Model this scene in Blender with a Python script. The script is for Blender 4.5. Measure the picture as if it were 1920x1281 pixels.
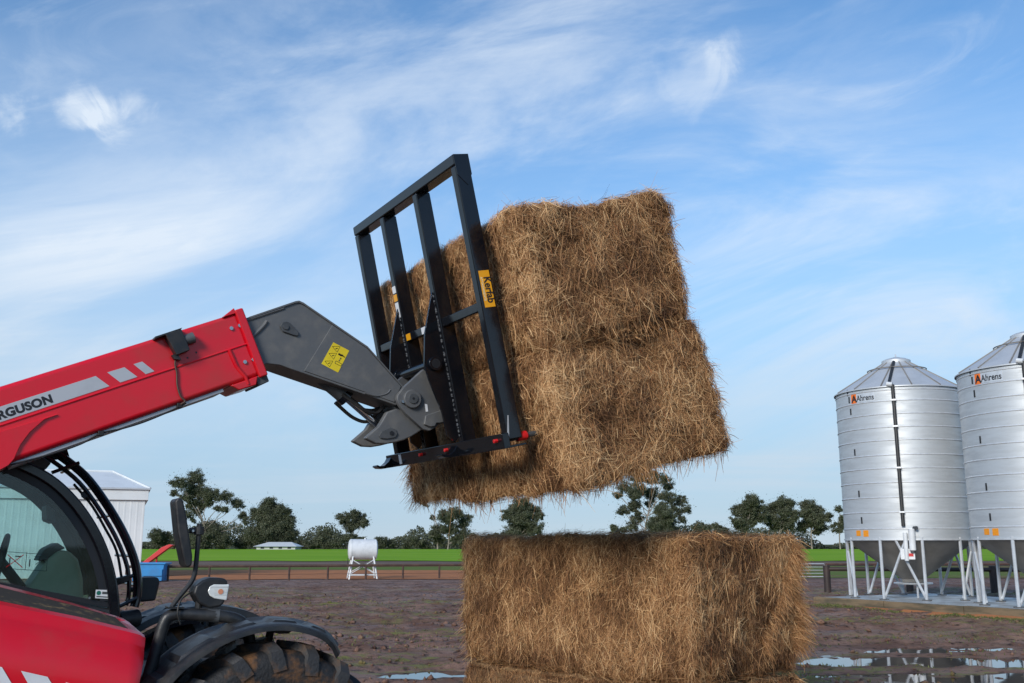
import bpy, bmesh, math, random
import numpy as np
from mathutils import Vector, Matrix, Euler

for o in list(bpy.data.objects):
    bpy.data.objects.remove(o, do_unlink=True)
scene = bpy.context.scene
COL = scene.collection
R = math.radians

# ------------------------------------------------------------------ camera, sky, sun, exposure
CAM_H = 1.70
cam_d = bpy.data.cameras.new('camera')
cam_d.sensor_width = 36.0
cam_d.lens = 35.0
cam_d.clip_start = 0.05
cam_d.clip_end = 6000
cam = bpy.data.objects.new('camera', cam_d)
COL.objects.link(cam)
cam.location = (0, 0, CAM_H)
cam.rotation_euler = (R(90) + math.atan(380 / 1867.0), 0, 0)
scene.camera = cam

SUN_DIR = Vector((-0.42, -0.80, 0.39)).normalized()      # towards the sun: behind the camera, a little left
world = bpy.data.worlds.new('World')
scene.world = world
world.use_nodes = True


def build_sky():
    nt = world.node_tree
    N, L = nt.nodes, nt.links
    N.clear()
    out = N.new('ShaderNodeOutputWorld')
    bg = N.new('ShaderNodeBackground')
    bg.inputs['Strength'].default_value = 0.15
    L.new(bg.outputs[0], out.inputs[0])
    sky = N.new('ShaderNodeTexSky')
    sky.sky_type = 'NISHITA'
    sky.sun_disc = False
    sky.sun_elevation = math.asin(SUN_DIR.z)
    sky.sun_rotation = math.atan2(SUN_DIR.x, SUN_DIR.y)
    sky.altitude = 200
    sky.air_density = 1.0
    sky.dust_density = 0.0
    sky.ozone_density = 2.0
    tc = N.new('ShaderNodeTexCoord')
    sep = N.new('ShaderNodeSeparateXYZ')
    L.new(tc.outputs['Generated'], sep.inputs[0])

    def math_(op, a, b=None, c=None, clamp=False):
        m = N.new('ShaderNodeMath')
        m.operation = op
        m.use_clamp = clamp
        for i, v in enumerate((a, b, c)):
            if v is None:
                continue
            if isinstance(v, (int, float)):
                m.inputs[i].default_value = v
            else:
                L.new(v, m.inputs[i])
        return m.outputs[0]

    def ramp(v, a, b, smooth=True):
        m = N.new('ShaderNodeMapRange')
        m.interpolation_type = 'SMOOTHSTEP' if smooth else 'LINEAR'
        L.new(v, m.inputs[0])
        m.inputs[1].default_value = a
        m.inputs[2].default_value = b
        return m.outputs[0]

    zz = math_('MAXIMUM', sep.outputs[2], 0.0)
    den = math_('ADD', zz, 0.10)
    cx = math_('DIVIDE', sep.outputs[0], den)
    cy = math_('DIVIDE', sep.outputs[1], den)
    comb = N.new('ShaderNodeCombineXYZ')
    L.new(cx, comb.inputs[0])
    L.new(cy, comb.inputs[1])

    def noise(vec, scale, detail, rough, dist, rot=0.0, sx=1.0, sy=1.0, off=(0, 0, 0)):
        mp = N.new('ShaderNodeMapping')
        mp.inputs['Rotation'].default_value = (0, 0, rot)
        mp.inputs['Scale'].default_value = (sx, sy, 1)
        mp.inputs['Location'].default_value = off
        L.new(vec, mp.inputs[0])
        n = N.new('ShaderNodeTexNoise')
        n.inputs['Scale'].default_value = scale
        n.inputs['Detail'].default_value = detail
        n.inputs['Roughness'].default_value = rough
        n.inputs['Distortion'].default_value = dist
        L.new(mp.outputs[0], n.inputs['Vector'])
        return n.outputs['Fac']

    # thin cirrus veil, streaky wisps, soft low bands
    veil = ramp(noise(comb.outputs[0], 0.42, 7, 0.56, 0.35, R(24), 1.0, 1.5, (3.1, 1.7, 0)), 0.36, 0.72)
    wisp = ramp(noise(comb.outputs[0], 1.1, 9, 0.62, 0.9, R(-28), 0.6, 1.6, (7.3, 2.2, 0)), 0.50, 0.80)
    fine = ramp(noise(comb.outputs[0], 4.5, 8, 0.65, 0.6, R(-20), 0.5, 1.2, (1.3, 5.2, 0)), 0.35, 0.75)
    band = ramp(noise(tc.outputs['Generated'], 3.0, 6, 0.55, 0.4, 0, 1.0, 1.0, (0.3, 4.0, 1.0)), 0.42, 0.70)
    puff = noise(tc.outputs['Generated'], 17.0, 10, 0.60, 0.6, 0, 1, 1, (4.2, 0, 0.7))

    def blob(px, py, rad, soft):
        # a cloud in the direction it stands in
        th = math.atan(380 / 1867.0)
        a, b = (px - 960) / 1867.0, (640.5 - py) / 1867.0
        d = Vector((a, math.cos(th) - math.sin(th) * b, math.sin(th) + math.cos(th) * b)).normalized()
        dp = N.new('ShaderNodeVectorMath')
        dp.operation = 'DISTANCE'
        L.new(tc.outputs['Generated'], dp.inputs[0])
        dp.inputs[1].default_value = d
        mr = N.new('ShaderNodeMapRange')
        mr.interpolation_type = 'SMOOTHSTEP'
        L.new(dp.outputs['Value'], mr.inputs[0])
        mr.inputs[1].default_value = rad
        mr.inputs[2].default_value = rad * soft
        return mr.outputs[0]

    diag = N.new('ShaderNodeMapping')           # streaks climbing to the right
    diag.inputs['Rotation'].default_value = (0, R(17), 0)
    L.new(tc.outputs['Generated'], diag.inputs[0])
    dn = N.new('ShaderNodeMapping')
    dn.inputs['Scale'].default_value = (0.55, 1.0, 1.7)
    L.new(diag.outputs[0], dn.inputs[0])
    soft = ramp(noise(dn.outputs[0], 4.2, 10, 0.60, 0.8, 0, 1, 1, (1.9, 4.4, 0)), 0.34, 0.66)
    feath = ramp(noise(dn.outputs[0], 9.0, 10, 0.62, 1.4, 0, 1, 1, (6.1, 0.4, 2.0)), 0.44, 0.74)
    dens = math_('MULTIPLY', soft, math_('MULTIPLY_ADD', feath, 0.22, 0.07))
    for (px, py, rad, amt) in ((800, 40, 0.36, 0.22), (1120, 180, 0.34, 0.24), (520, 250, 0.22, 0.22), (1560, 640, 0.26, 0.70), (1860, 470, 0.18, 0.35), (1480, 330, 0.18, 0.2), (700, 860, 0.20, 0.35),
                               (1000, 330, 0.20, 0.16)):
        dens = math_('ADD', dens, math_('MULTIPLY', math_('MULTIPLY', blob(px, py, rad, 0.0), math_('MULTIPLY_ADD', soft, 0.95, 0.12)), amt))
    dens = math_('ADD', dens, math_('MULTIPLY', wisp, math_('MULTIPLY_ADD', fine, 0.22, 0.06)))
    low = ramp(sep.outputs[2], 0.30, 0.0)
    bnd2 = ramp(noise(comb.outputs[0], 0.55, 8, 0.58, 0.6, R(-8), 0.35, 1.3, (2.3, 8.1, 0)), 0.42, 0.66)
    dens = math_('ADD', dens, math_('MULTIPLY', math_('MULTIPLY', bnd2, ramp(sep.outputs[2], 0.36, 0.10)), 0.40))
    bank = math_('ADD', blob(0, 530, 0.26, 0.0), math_('MULTIPLY', blob(400, 520, 0.26, 0.0), 0.85))
    bn = ramp(noise(dn.outputs[0], 3.4, 10, 0.58, 0.9, 0, 1, 1, (3.4, 0.2, 5.0)), 0.36, 0.64)
    dens = math_('ADD', dens, math_('MULTIPLY', math_('MULTIPLY', bank, math_('MULTIPLY_ADD', bn, 0.75, 0.25)), 0.74))
    for (px, py, rad, amt, lo) in ((150, 205, 0.040, 0.52, 0.25), (205, 225, 0.042, 0.52, 0.25), (1300, 115, 0.070, 0.28, 0.25), (255, 190, 0.040, 0.50, 0.25),
                                   (1370, 90, 0.05, 0.3, 0.3), (20, 200, 0.035, 0.4, 0.3)):
        v = math_('ADD', blob(px, py, rad, 0.0), math_('MULTIPLY_ADD', puff, 3.0, -1.5))
        dens = math_('ADD', dens, math_('MULTIPLY', math_('MULTIPLY', ramp(v, lo, lo + 0.9), blob(px, py, rad * 1.35, 0.2)), amt))
    dens = math_('MINIMUM', dens, 0.92)
    mix = N.new('ShaderNodeMix')
    mix.data_type = 'RGBA'
    L.new(dens, mix.inputs['Factor'])
    hsv = N.new('ShaderNodeHueSaturation')
    hsv.inputs['Saturation'].default_value = 1.2
    hsv.inputs['Value'].default_value = 1.0
    L.new(sky.outputs[0], hsv.inputs['Color'])
    hz = N.new('ShaderNodeMix')                 # thin even overcast low in the sky
    hz.data_type = 'RGBA'
    L.new(math_('MULTIPLY', ramp(sep.outputs[2], 0.44, 0.02), 0.90), hz.inputs['Factor'])
    L.new(hsv.outputs[0], hz.inputs['A'])
    hz.inputs['B'].default_value = (1.80, 2.72, 3.85, 1)
    L.new(hz.outputs['Result'], mix.inputs['A'])
    cl = N.new('ShaderNodeMix')                 # bright high cloud, greyer blue low cloud
    cl.data_type = 'RGBA'
    L.new(ramp(sep.outputs[2], 0.02, 0.30), cl.inputs['Factor'])
    cl.inputs['A'].default_value = (3.1, 3.7, 4.3, 1)
    cl.inputs['B'].default_value = (4.2, 4.7, 5.3, 1)
    L.new(cl.outputs['Result'], mix.inputs['B'])
    L.new(mix.outputs['Result'], bg.inputs['Color'])


build_sky()
sun_d = bpy.data.lights.new('sun', 'SUN')
sun_d.energy = 2.6
sun_d.angle = R(18)
sun_d.color = (1.0, 0.94, 0.85)
sun = bpy.data.objects.new('sun', sun_d)
COL.objects.link(sun)
sun.rotation_euler = SUN_DIR.to_track_quat('Z', 'Y').to_euler()

scene.view_settings.view_transform = 'Standard'
scene.view_settings.look = 'None'
scene.view_settings.exposure = 0.32
scene.view_settings.gamma = 1.0
scene.view_settings.use_curve_mapping = False
scene.render.engine = 'CYCLES'
scene.cycles.max_bounces = 8
scene.cycles.transparent_max_bounces = 16


# ------------------------------------------------------------------ helpers
def link(o):
    COL.objects.link(o)
    return o


def tag(o, label, cat, group=None):
    o['label'] = label
    o['category'] = cat
    if group:
        o['group'] = group
    return o


def empty(name, loc=(0, 0, 0), rot=(0, 0, 0)):
    o = bpy.data.objects.new(name, None)
    o.empty_display_size = 0.2
    o.location = loc
    o.rotation_euler = rot
    return link(o)


class MB:
    """collects shapes; build() links them as one mesh object"""

    def __init__(self):
        self.v, self.f = [], []

    def add(self, vs, fs):
        n = len(self.v)
        self.v += [tuple(p) for p in vs]
        self.f += [tuple(i + n for i in f) for f in fs]
        return self

    def box(self, a, b):
        (x0, y0, z0), (x1, y1, z1) = a, b
        vs = [(x, y, z) for z in (z0, z1) for y in (y0, y1) for x in (x0, x1)]
        return self.add(vs, [(0, 2, 3, 1), (4, 5, 7, 6), (0, 1, 5, 4), (2, 6, 7, 3), (0, 4, 6, 2), (1, 3, 7, 5)])

    def prism(self, poly, w0, w1):
        """outline in (x, z), extruded across from w0 to w1 (w = -y, towards the near side)"""
        n = len(poly)
        vs = [(x, -w0, z) for x, z in poly] + [(x, -w1, z) for x, z in poly]
        fs = [tuple(range(n)), tuple(range(2 * n - 1, n - 1, -1))]
        fs += [(i, (i + 1) % n, n + (i + 1) % n, n + i) for i in range(n)]
        return self.add(vs, fs)

    def tube(self, pts, r, n=10, caps=True, r1=None):
        pts = [Vector(p) for p in pts]
        m = len(pts)
        tang = []
        for i in range(m):
            a, b = pts[max(i - 1, 0)], pts[min(i + 1, m - 1)]
            tang.append((b - a).normalized())
        ref = Vector((0, 0, 1)) if abs(tang[0].z) < 0.9 else Vector((1, 0, 0))
        nrm = tang[0].cross(ref).normalized()
        base = len(self.v)
        for i in range(m):
            nrm = (nrm - tang[i] * nrm.dot(tang[i])).normalized()
            bi = tang[i].cross(nrm)
            rr = r if r1 is None else r + (r1 - r) * i / (m - 1)
            for k in range(n):
                a = 2 * math.pi * k / n
                self.v.append(tuple(pts[i] + (nrm * math.cos(a) + bi * math.sin(a)) * rr))
        for i in range(m - 1):
            for k in range(n):
                a, b = base + i * n + k, base + i * n + (k + 1) % n
                self.f.append((a, b, b + n, a + n))
        if caps:
            self.f.append(tuple(base + k for k in range(n))[::-1])
            self.f.append(tuple(base + (m - 1) * n + k for k in range(n)))
        return self

    def lathe(self, prof, n=24, axis='z', centre=(0, 0, 0), a0=0.0, a1=2 * math.pi):
        """profile of (radius, height) turned round an axis"""
        full = abs(a1 - a0 - 2 * math.pi) < 1e-6
        cols = n if full else n + 1
        base = len(self.v)
        for (r, h) in prof:
            for k in range(cols):
                a = a0 + (a1 - a0) * k / n
                c, s = r * math.cos(a), r * math.sin(a)
                p = (c, s, h) if axis == 'z' else ((h, c, s) if axis == 'x' else (s, h, c))
                self.v.append((p[0] + centre[0], p[1] + centre[1], p[2] + centre[2]))
        for i in range(len(prof) - 1):
            for k in range(n):
                a = base + i * cols + k
                b = base + i * cols + (k + 1) % cols
                self.f.append((a, b, b + cols, a + cols))
        return self

    def mesh(self, name, mat=None, smooth=None, doubles=False):
        me = bpy.data.meshes.new(name)
        bm = bmesh.new()
        vs = [bm.verts.new(p) for p in self.v]
        for f in self.f:
            try:
                bm.faces.new([vs[i] for i in f])
            except ValueError:
                pass
        if doubles:
            bmesh.ops.remove_doubles(bm, verts=bm.verts, dist=1e-5)
        bmesh.ops.recalc_face_normals(bm, faces=bm.faces)
        bm.to_mesh(me)
        bm.free()
        if smooth is not None:
            me.shade_smooth()
            me.set_sharp_from_angle(angle=R(smooth))
        if mat:
            me.materials.append(mat)
        return me

    def build(self, name, mat, parent=None, bevel=0.0, smooth=35, seg=2, doubles=False):
        me = self.mesh(name, mat, smooth, doubles)
        o = link(bpy.data.objects.new(name, me))
        if parent:
            o.parent = parent
        if bevel:
            b = o.modifiers.new('bevel', 'BEVEL')
            b.width = bevel
            b.segments = seg
            b.limit_method = 'ANGLE'
            b.angle_limit = R(30)
            b.harden_normals = True
        return o


def smooth_path(pts, n=6):
    """Catmull-Rom through the points"""
    P = [Vector(p) for p in pts]
    P = [P[0] * 2 - P[1]] + P + [P[-1] * 2 - P[-2]]
    out = []
    for i in range(1, len(P) - 2):
        a, b, c, d = P[i - 1], P[i], P[i + 1], P[i + 2]
        for k in range(n):
            t = k / n
            out.append(0.5 * ((2 * b) + (c - a) * t + (2 * a - 5 * b + 4 * c - d) * t * t + (3 * b - a - 3 * c + d) * t ** 3))
    out.append(P[-2])
    return out


def part(name, me, parent, loc=(0, 0, 0), rot=(0, 0, 0)):
    o = link(bpy.data.objects.new(name, me))
    o.parent = parent
    o.location = loc
    o.rotation_euler = rot
    return o


def copy_tree(o, parent=None):
    c = o.copy()
    COL.objects.link(c)
    c.parent = parent
    for ch in o.children:
        copy_tree(ch, c)
    return c


def np_mesh(name, verts, faces, mat, attr=None, smooth=False):
    """fast mesh from numpy arrays; faces (n,3) or (n,4)"""
    me = bpy.data.meshes.new(name)
    nv, (nf, k) = len(verts), faces.shape
    me.vertices.add(nv)
    me.vertices.foreach_set('co', np.ascontiguousarray(verts, dtype=np.float32).ravel())
    me.loops.add(nf * k)
    me.loops.foreach_set('vertex_index', np.ascontiguousarray(faces, dtype=np.int32).ravel())
    me.polygons.add(nf)
    me.polygons.foreach_set('loop_start', np.arange(0, nf * k, k, dtype=np.int32))
    if attr is not None:
        a = me.attributes.new('tone', 'FLOAT', 'POINT')
        a.data.foreach_set('value', np.ascontiguousarray(attr, dtype=np.float32))
    me.update(calc_edges=True)
    me.validate()
    if smooth:
        me.shade_smooth()
    if mat:
        me.materials.append(mat)
    return me


def vnoise(p, seed=0):
    """smooth lattice noise, p (n,3) -> 0..1"""
    p = np.asarray(p, float)
    i = np.floor(p).astype(np.int64)
    f = p - i
    f = f * f * (3 - 2 * f)

    def h(ix, iy, iz):
        n = (ix * 374761393 + iy * 668265263 + iz * 1274126177 + seed * 974634777) & 0xFFFFFFFF
        n = ((n ^ (n >> 13)) * 1103515245 + 12345) & 0xFFFFFFFF
        n = ((n ^ (n >> 16)) * 2246822519) & 0xFFFFFFFF
        return ((n ^ (n >> 15)) & 0xFFFFFF) / float(0xFFFFFF)
    out = 0
    for dx in (0, 1):
        for dy in (0, 1):
            for dz in (0, 1):
                wgt = (f[:, 0] if dx else 1 - f[:, 0]) * (f[:, 1] if dy else 1 - f[:, 1]) * (f[:, 2] if dz else 1 - f[:, 2])
                out = out + wgt * h(i[:, 0] + dx, i[:, 1] + dy, i[:, 2] + dz)
    return out


def fbm(p, seed=0, octs=4, gain=0.5):
    p = np.asarray(p, float)
    a, s, t = 1.0, 0.0, 0.0
    for k in range(octs):
        s = s + a * vnoise(p * (2.03 ** k) + 17.3 * k, seed + k)
        t += a
        a *= gain
    return s / t


# ------------------------------------------------------------------ materials
def surf(name, col, col2=None, scale=6.0, rough=0.5, metal=0.0, bump=0.0, bscale=40.0, coat=0.0, lo=0.4, hi=0.65,
         rough2=None, stretch=(1, 1, 1), detail=6, spec=0.5):
    m = bpy.data.materials.new(name)
    m.use_nodes = True
    nt = m.node_tree
    N, L = nt.nodes, nt.links
    b = N['Principled BSDF']
    b.inputs['Base Color'].default_value = (*col, 1)
    b.inputs['Roughness'].default_value = rough
    b.inputs['Metallic'].default_value = metal
    b.inputs['Specular IOR Level'].default_value = spec
    b.inputs['Coat Weight'].default_value = coat
    b.inputs['Coat Roughness'].default_value = 0.12
    tc = N.new('ShaderNodeTexCoord')
    mp = N.new('ShaderNodeMapping')
    mp.inputs['Scale'].default_value = stretch
    L.new(tc.outputs['Object'], mp.inputs[0])
    if col2 is not None:
        n = N.new('ShaderNodeTexNoise')
        n.inputs['Scale'].default_value = scale
        n.inputs['Detail'].default_value = detail
        n.inputs['Roughness'].default_value = 0.6
        L.new(mp.outputs[0], n.inputs['Vector'])
        mr = N.new('ShaderNodeMapRange')
        mr.interpolation_type = 'SMOOTHSTEP'
        mr.inputs[1].default_value = lo
        mr.inputs[2].default_value = hi
        L.new(n.outputs['Fac'], mr.inputs[0])
        mx = N.new('ShaderNodeMix')
        mx.data_type = 'RGBA'
        L.new(mr.outputs[0], mx.inputs['Factor'])
        mx.inputs['A'].default_value = (*col, 1)
        mx.inputs['B'].default_value = (*col2, 1)
        L.new(mx.outputs['Result'], b.inputs['Base Color'])
        if rough2 is not None:
            r = N.new('ShaderNodeMapRange')
            r.inputs[3].default_value = rough
            r.inputs[4].default_value = rough2
            L.new(mr.outputs[0], r.inputs[0])
            L.new(r.outputs[0], b.inputs['Roughness'])
    if bump:
        n2 = N.new('ShaderNodeTexNoise')
        n2.inputs['Scale'].default_value = bscale
        n2.inputs['Detail'].default_value = 5
        L.new(mp.outputs[0], n2.inputs['Vector'])
        bp = N.new('ShaderNodeBump')
        bp.inputs['Strength'].default_value = bump
        bp.inputs['Distance'].default_value = 0.02
        L.new(n2.outputs['Fac'], bp.inputs['Height'])
        L.new(bp.outputs[0], b.inputs['Normal'])
    return m


def tone_mat(name, stops, rough=0.65, trans=0.0, spec=0.3):
    m = bpy.data.materials.new(name)
    m.use_nodes = True
    nt = m.node_tree
    N, L = nt.nodes, nt.links
    b = N['Principled BSDF']
    b.inputs['Roughness'].default_value = rough
    b.inputs['Specular IOR Level'].default_value = spec
    at = N.new('ShaderNodeAttribute')
    at.attribute_name = 'tone'
    cr = N.new('ShaderNodeValToRGB')
    el = cr.color_ramp.elements
    el[0].position, el[0].color = stops[0][0], (*stops[0][1], 1)
    el[1].position, el[1].color = stops[-1][0], (*stops[-1][1], 1)
    for p, c in stops[1:-1]:
        e = el.new(p)
        e.color = (*c, 1)
    L.new(at.outputs['Fac'], cr.inputs[0])
    L.new(cr.outputs[0], b.inputs['Base Color'])
    if trans:
        t = N.new('ShaderNodeBsdfTranslucent')
        L.new(cr.outputs[0], t.inputs[0])
        ms = N.new('ShaderNodeMixShader')
        ms.inputs[0].default_value = trans
        L.new(b.outputs[0], ms.inputs[1])
        L.new(t.outputs[0], ms.inputs[2])
        L.new(ms.outputs[0], N['Material Output'].inputs[0])
    return m


def glass_mat(name, tint, gloss=0.12):
    m = bpy.data.materials.new(name)
    m.use_nodes = True
    nt = m.node_tree
    N, L = nt.nodes, nt.links
    N.remove(N['Principled BSDF'])
    t = N.new('ShaderNodeBsdfTransparent')
    t.inputs[0].default_value = (*tint, 1)
    g = N.new('ShaderNodeBsdfGlossy')
    g.inputs['Roughness'].default_value = 0.03
    d = N.new('ShaderNodeBsdfDiffuse')
    d.inputs[0].default_value = (0.42, 0.46, 0.42, 1)
    fr = N.new('ShaderNodeFresnel')
    fr.inputs[0].default_value = 1.5
    tc = N.new('ShaderNodeTexCoord')
    n = N.new('ShaderNodeTexNoise')
    n.inputs['Scale'].default_value = 5
    n.inputs['Detail'].default_value = 8
    L.new(tc.outputs['Object'], n.inputs['Vector'])
    mr = N.new('ShaderNodeMapRange')
    mr.inputs[1].default_value = 0.35
    mr.inputs[2].default_value = 0.8
    mr.inputs[3].default_value = 0.01
    mr.inputs[4].default_value = 0.07
    L.new(n.outputs['Fac'], mr.inputs[0])
    m1 = N.new('ShaderNodeMixShader')       # dust film on the pane
    L.new(mr.outputs[0], m1.inputs[0])
    L.new(t.outputs[0], m1.inputs[1])
    L.new(d.outputs[0], m1.inputs[2])
    m2 = N.new('ShaderNodeMixShader')
    L.new(fr.outputs[0], m2.inputs[0])
    L.new(m1.outputs[0], m2.inputs[1])
    L.new(g.outputs[0], m2.inputs[2])
    L.new(m2.outputs[0], N['Material Output'].inputs[0])
    return m


M = {}
M['red'] = surf('red_paint', (0.66, 0.004, 0.018), (0.52, 0.026, 0.028), 3.5, 0.30, lo=0.42, hi=0.78, coat=0.28, rough2=0.50, spec=0.4, bump=0.02, bscale=60)
M['grey'] = surf('grey_paint', (0.105, 0.108, 0.112), (0.15, 0.147, 0.14), 7, 0.42, rough2=0.6, bump=0.05, bscale=30, lo=0.45, hi=0.75)
M['black'] = surf('black_gloss_paint', (0.005, 0.006, 0.009), (0.007, 0.008, 0.011), 5, 0.11, rough2=0.17, bump=0.01, bscale=25)
M['plastic'] = surf('black_plastic', (0.014, 0.015, 0.017), (0.032, 0.031, 0.030), 8, 0.42, rough2=0.62, bump=0.08, bscale=160)
M['rubber'] = surf('black_rubber', (0.012, 0.012, 0.013), (0.022, 0.021, 0.02), 20, 0.6)
M['tyre'] = surf('muddy_rubber', (0.018, 0.018, 0.019), (0.16, 0.072, 0.026), 7, 0.68, rough2=0.9, bump=0.4, bscale=45, lo=0.44, hi=0.62)
M['lug'] = surf('worn_tyre_lug', (0.034, 0.034, 0.036), (0.12, 0.062, 0.03), 9, 0.6, rough2=0.85, bump=0.3, bscale=60, lo=0.5, hi=0.7)
M['steel'] = surf('bare_steel', (0.55, 0.56, 0.58), (0.42, 0.42, 0.42), 20, 0.22, metal=1.0)
M['chrome'] = surf('chromed_rod', (0.75, 0.76, 0.78), None, 1, 0.10, metal=1.0)
M['weld'] = surf('weld_bead', (0.30, 0.31, 0.33), (0.02, 0.02, 0.022), 90, 0.4, metal=0.6, lo=0.45, hi=0.55)
M['silver'] = surf('silver_decal', (0.50, 0.51, 0.53), (0.44, 0.45, 0.47), 4, 0.45, metal=0.25)
M['white_decal'] = surf('white_decal', (0.70, 0.71, 0.73), (0.62, 0.63, 0.65), 5, 0.4)
M['ink'] = surf('dark_ink', (0.012, 0.013, 0.016), None, 1, 0.5)
M['orange_decal'] = surf('yellow_orange_decal', (0.80, 0.36, 0.008), (0.74, 0.32, 0.008), 8, 0.4)
M['yellow'] = surf('yellow_decal', (0.78, 0.60, 0.01), (0.70, 0.52, 0.01), 8, 0.4)
M['cream_ink'] = surf('cream_ink', (0.82, 0.72, 0.45), None, 1, 0.5)
M['red_ink'] = surf('red_collar', (0.62, 0.012, 0.014), (0.45, 0.02, 0.02), 20, 0.4)
M['green_ink'] = surf('green_ink', (0.01, 0.14, 0.10), None, 1, 0.5)
M['glass'] = glass_mat('tinted_glass', (0.80, 0.915, 0.90))
M['lens'] = surf('clear_lens', (0.72, 0.74, 0.72), (0.55, 0.57, 0.56), 60, 0.12, coat=0.6, stretch=(0.05, 0.05, 1))
M['amber'] = surf('amber_bulb', (0.62, 0.25, 0.14), None, 1, 0.3)
M['seat'] = surf('tan_vinyl', (0.72, 0.62, 0.40), (0.64, 0.55, 0.35), 6, 0.55)
M['trim'] = surf('dark_grey_trim', (0.05, 0.055, 0.06), (0.08, 0.085, 0.09), 6, 0.6)
M['vent'] = surf('dusty_vent', (0.030, 0.026, 0.022), (0.16, 0.11, 0.055), 14, 0.8, lo=0.5, hi=0.72)
M['galv'] = surf('galvanised_sheet', (0.56, 0.585, 0.60), (0.49, 0.515, 0.53), 1.3, 0.50, metal=0.48, rough2=0.60, bump=0.03, bscale=4, stretch=(1, 1, 6))
M['galv_roof'] = surf('galvanised_roof', (0.58, 0.60, 0.62), (0.52, 0.54, 0.56), 2.0, 0.5, metal=0.4)
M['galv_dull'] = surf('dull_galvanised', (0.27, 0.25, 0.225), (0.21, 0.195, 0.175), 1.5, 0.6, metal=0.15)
M['galv_leg'] = surf('galvanised_tube', (0.66, 0.68, 0.70), (0.56, 0.58, 0.60), 5, 0.45, metal=0.45)
M['white'] = surf('white_paint', (0.72, 0.74, 0.75), (0.62, 0.64, 0.65), 3, 0.4)
M['white_sheet'] = surf('white_cladding', (0.72, 0.74, 0.74), (0.66, 0.68, 0.68), 0.8, 0.5)
M['logo_orange'] = surf('orange_logo', (0.80, 0.17, 0.012), None, 1, 0.5)
M['sticker_orange'] = surf('orange_sticker', (0.82, 0.30, 0.01), (0.70, 0.24, 0.01), 30, 0.5)
M['concrete'] = surf('wet_concrete', (0.38, 0.39, 0.39), (0.27, 0.275, 0.27), 1.6, 0.35, rough2=0.7, bump=0.1, bscale=8)
M['timber'] = surf('weathered_sleeper', (0.20, 0.145, 0.085), (0.085, 0.072, 0.045), 1.6, 0.85, stretch=(0.6, 3, 4), bump=0.4, bscale=12, lo=0.38, hi=0.62)
M['post'] = surf('dark_pipe', (0.030, 0.020, 0.018), (0.05, 0.03, 0.025), 3, 0.6)
M['rust'] = surf('rusty_pipe', (0.065, 0.036, 0.028), (0.10, 0.055, 0.04), 3, 0.7)
M['blue'] = surf('blue_paint', (0.012, 0.22, 0.52), (0.02, 0.18, 0.42), 2, 0.45)
M['soil_orange'] = surf('orange_soil', (0.46, 0.185, 0.08), (0.36, 0.155, 0.074), 1.5, 0.9, spec=0.05, bump=0.4, bscale=10)
M['bark'] = surf('gum_bark', (0.20, 0.17, 0.14), (0.34, 0.30, 0.26), 0.8, 0.85, stretch=(2, 2, 0.5))
M['house_wall'] = surf('pale_house_wall', (0.55, 0.55, 0.53), (0.48, 0.48, 0.47), 1, 0.7)
M['dark_glass'] = surf('dark_window', (0.03, 0.035, 0.04), None, 1, 0.1)
M['twine'] = surf('orange_twine', (0.42, 0.13, 0.04), (0.30, 0.10, 0.04), 30, 0.8)
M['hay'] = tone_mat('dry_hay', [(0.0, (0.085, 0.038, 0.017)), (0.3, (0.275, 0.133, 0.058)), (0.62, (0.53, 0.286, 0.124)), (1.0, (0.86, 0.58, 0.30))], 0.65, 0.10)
M['hay_core'] = surf('packed_hay', (0.15, 0.082, 0.036), (0.24, 0.14, 0.06), 9, 0.9, bump=0.8, bscale=60)
M['leaf'] = tone_mat('gum_leaf', [(0.0, (0.045, 0.053, 0.032)), (0.5, (0.102, 0.112, 0.066)), (1.0, (0.19, 0.195, 0.12))], 0.5, 0.15)
M['grass'] = tone_mat('grass_blade', [(0.0, (0.05, 0.06, 0.02)), (0.5, (0.11, 0.14, 0.035)), (1.0, (0.28, 0.27, 0.10))], 0.6, 0.2)


def text_part(body, size, mtx, name, mat, parent, bold=0.0, sx=1.0, align='LEFT', depth=0.0006, bend=None, spacing=1.0):
    """raised lettering; mtx places the text plane in the parent's space; bend maps points onto a curved wall"""
    cu = bpy.data.curves.new(name, 'FONT')
    cu.body = body
    cu.size = size
    cu.offset = bold
    cu.extrude = depth
    cu.align_x = align
    cu.space_character = spacing
    t = bpy.data.objects.new(name + '_curve', cu)
    COL.objects.link(t)
    bpy.context.view_layer.update()
    dg = bpy.context.evaluated_depsgraph_get()
    me = bpy.data.meshes.new_from_object(t.evaluated_get(dg))
    bpy.data.objects.remove(t, do_unlink=True)
    bpy.data.curves.remove(cu)
    me.name = name
    for v in me.vertices:
        p = Vector((v.co.x * sx, v.co.y, v.co.z))
        v.co = bend(p) if bend else (mtx @ p)
    me.materials.clear()
    me.materials.append(mat)
    o = link(bpy.data.objects.new(name, me))
    o.parent = parent
    return o


def plane_mtx(origin, xdir, ydir):
    x = Vector(xdir).normalized()
    y = Vector(ydir).normalized()
    z = x.cross(y)
    m = Matrix((x, y, z)).transposed().to_4x4()
    m.translation = Vector(origin)
    return m


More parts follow.
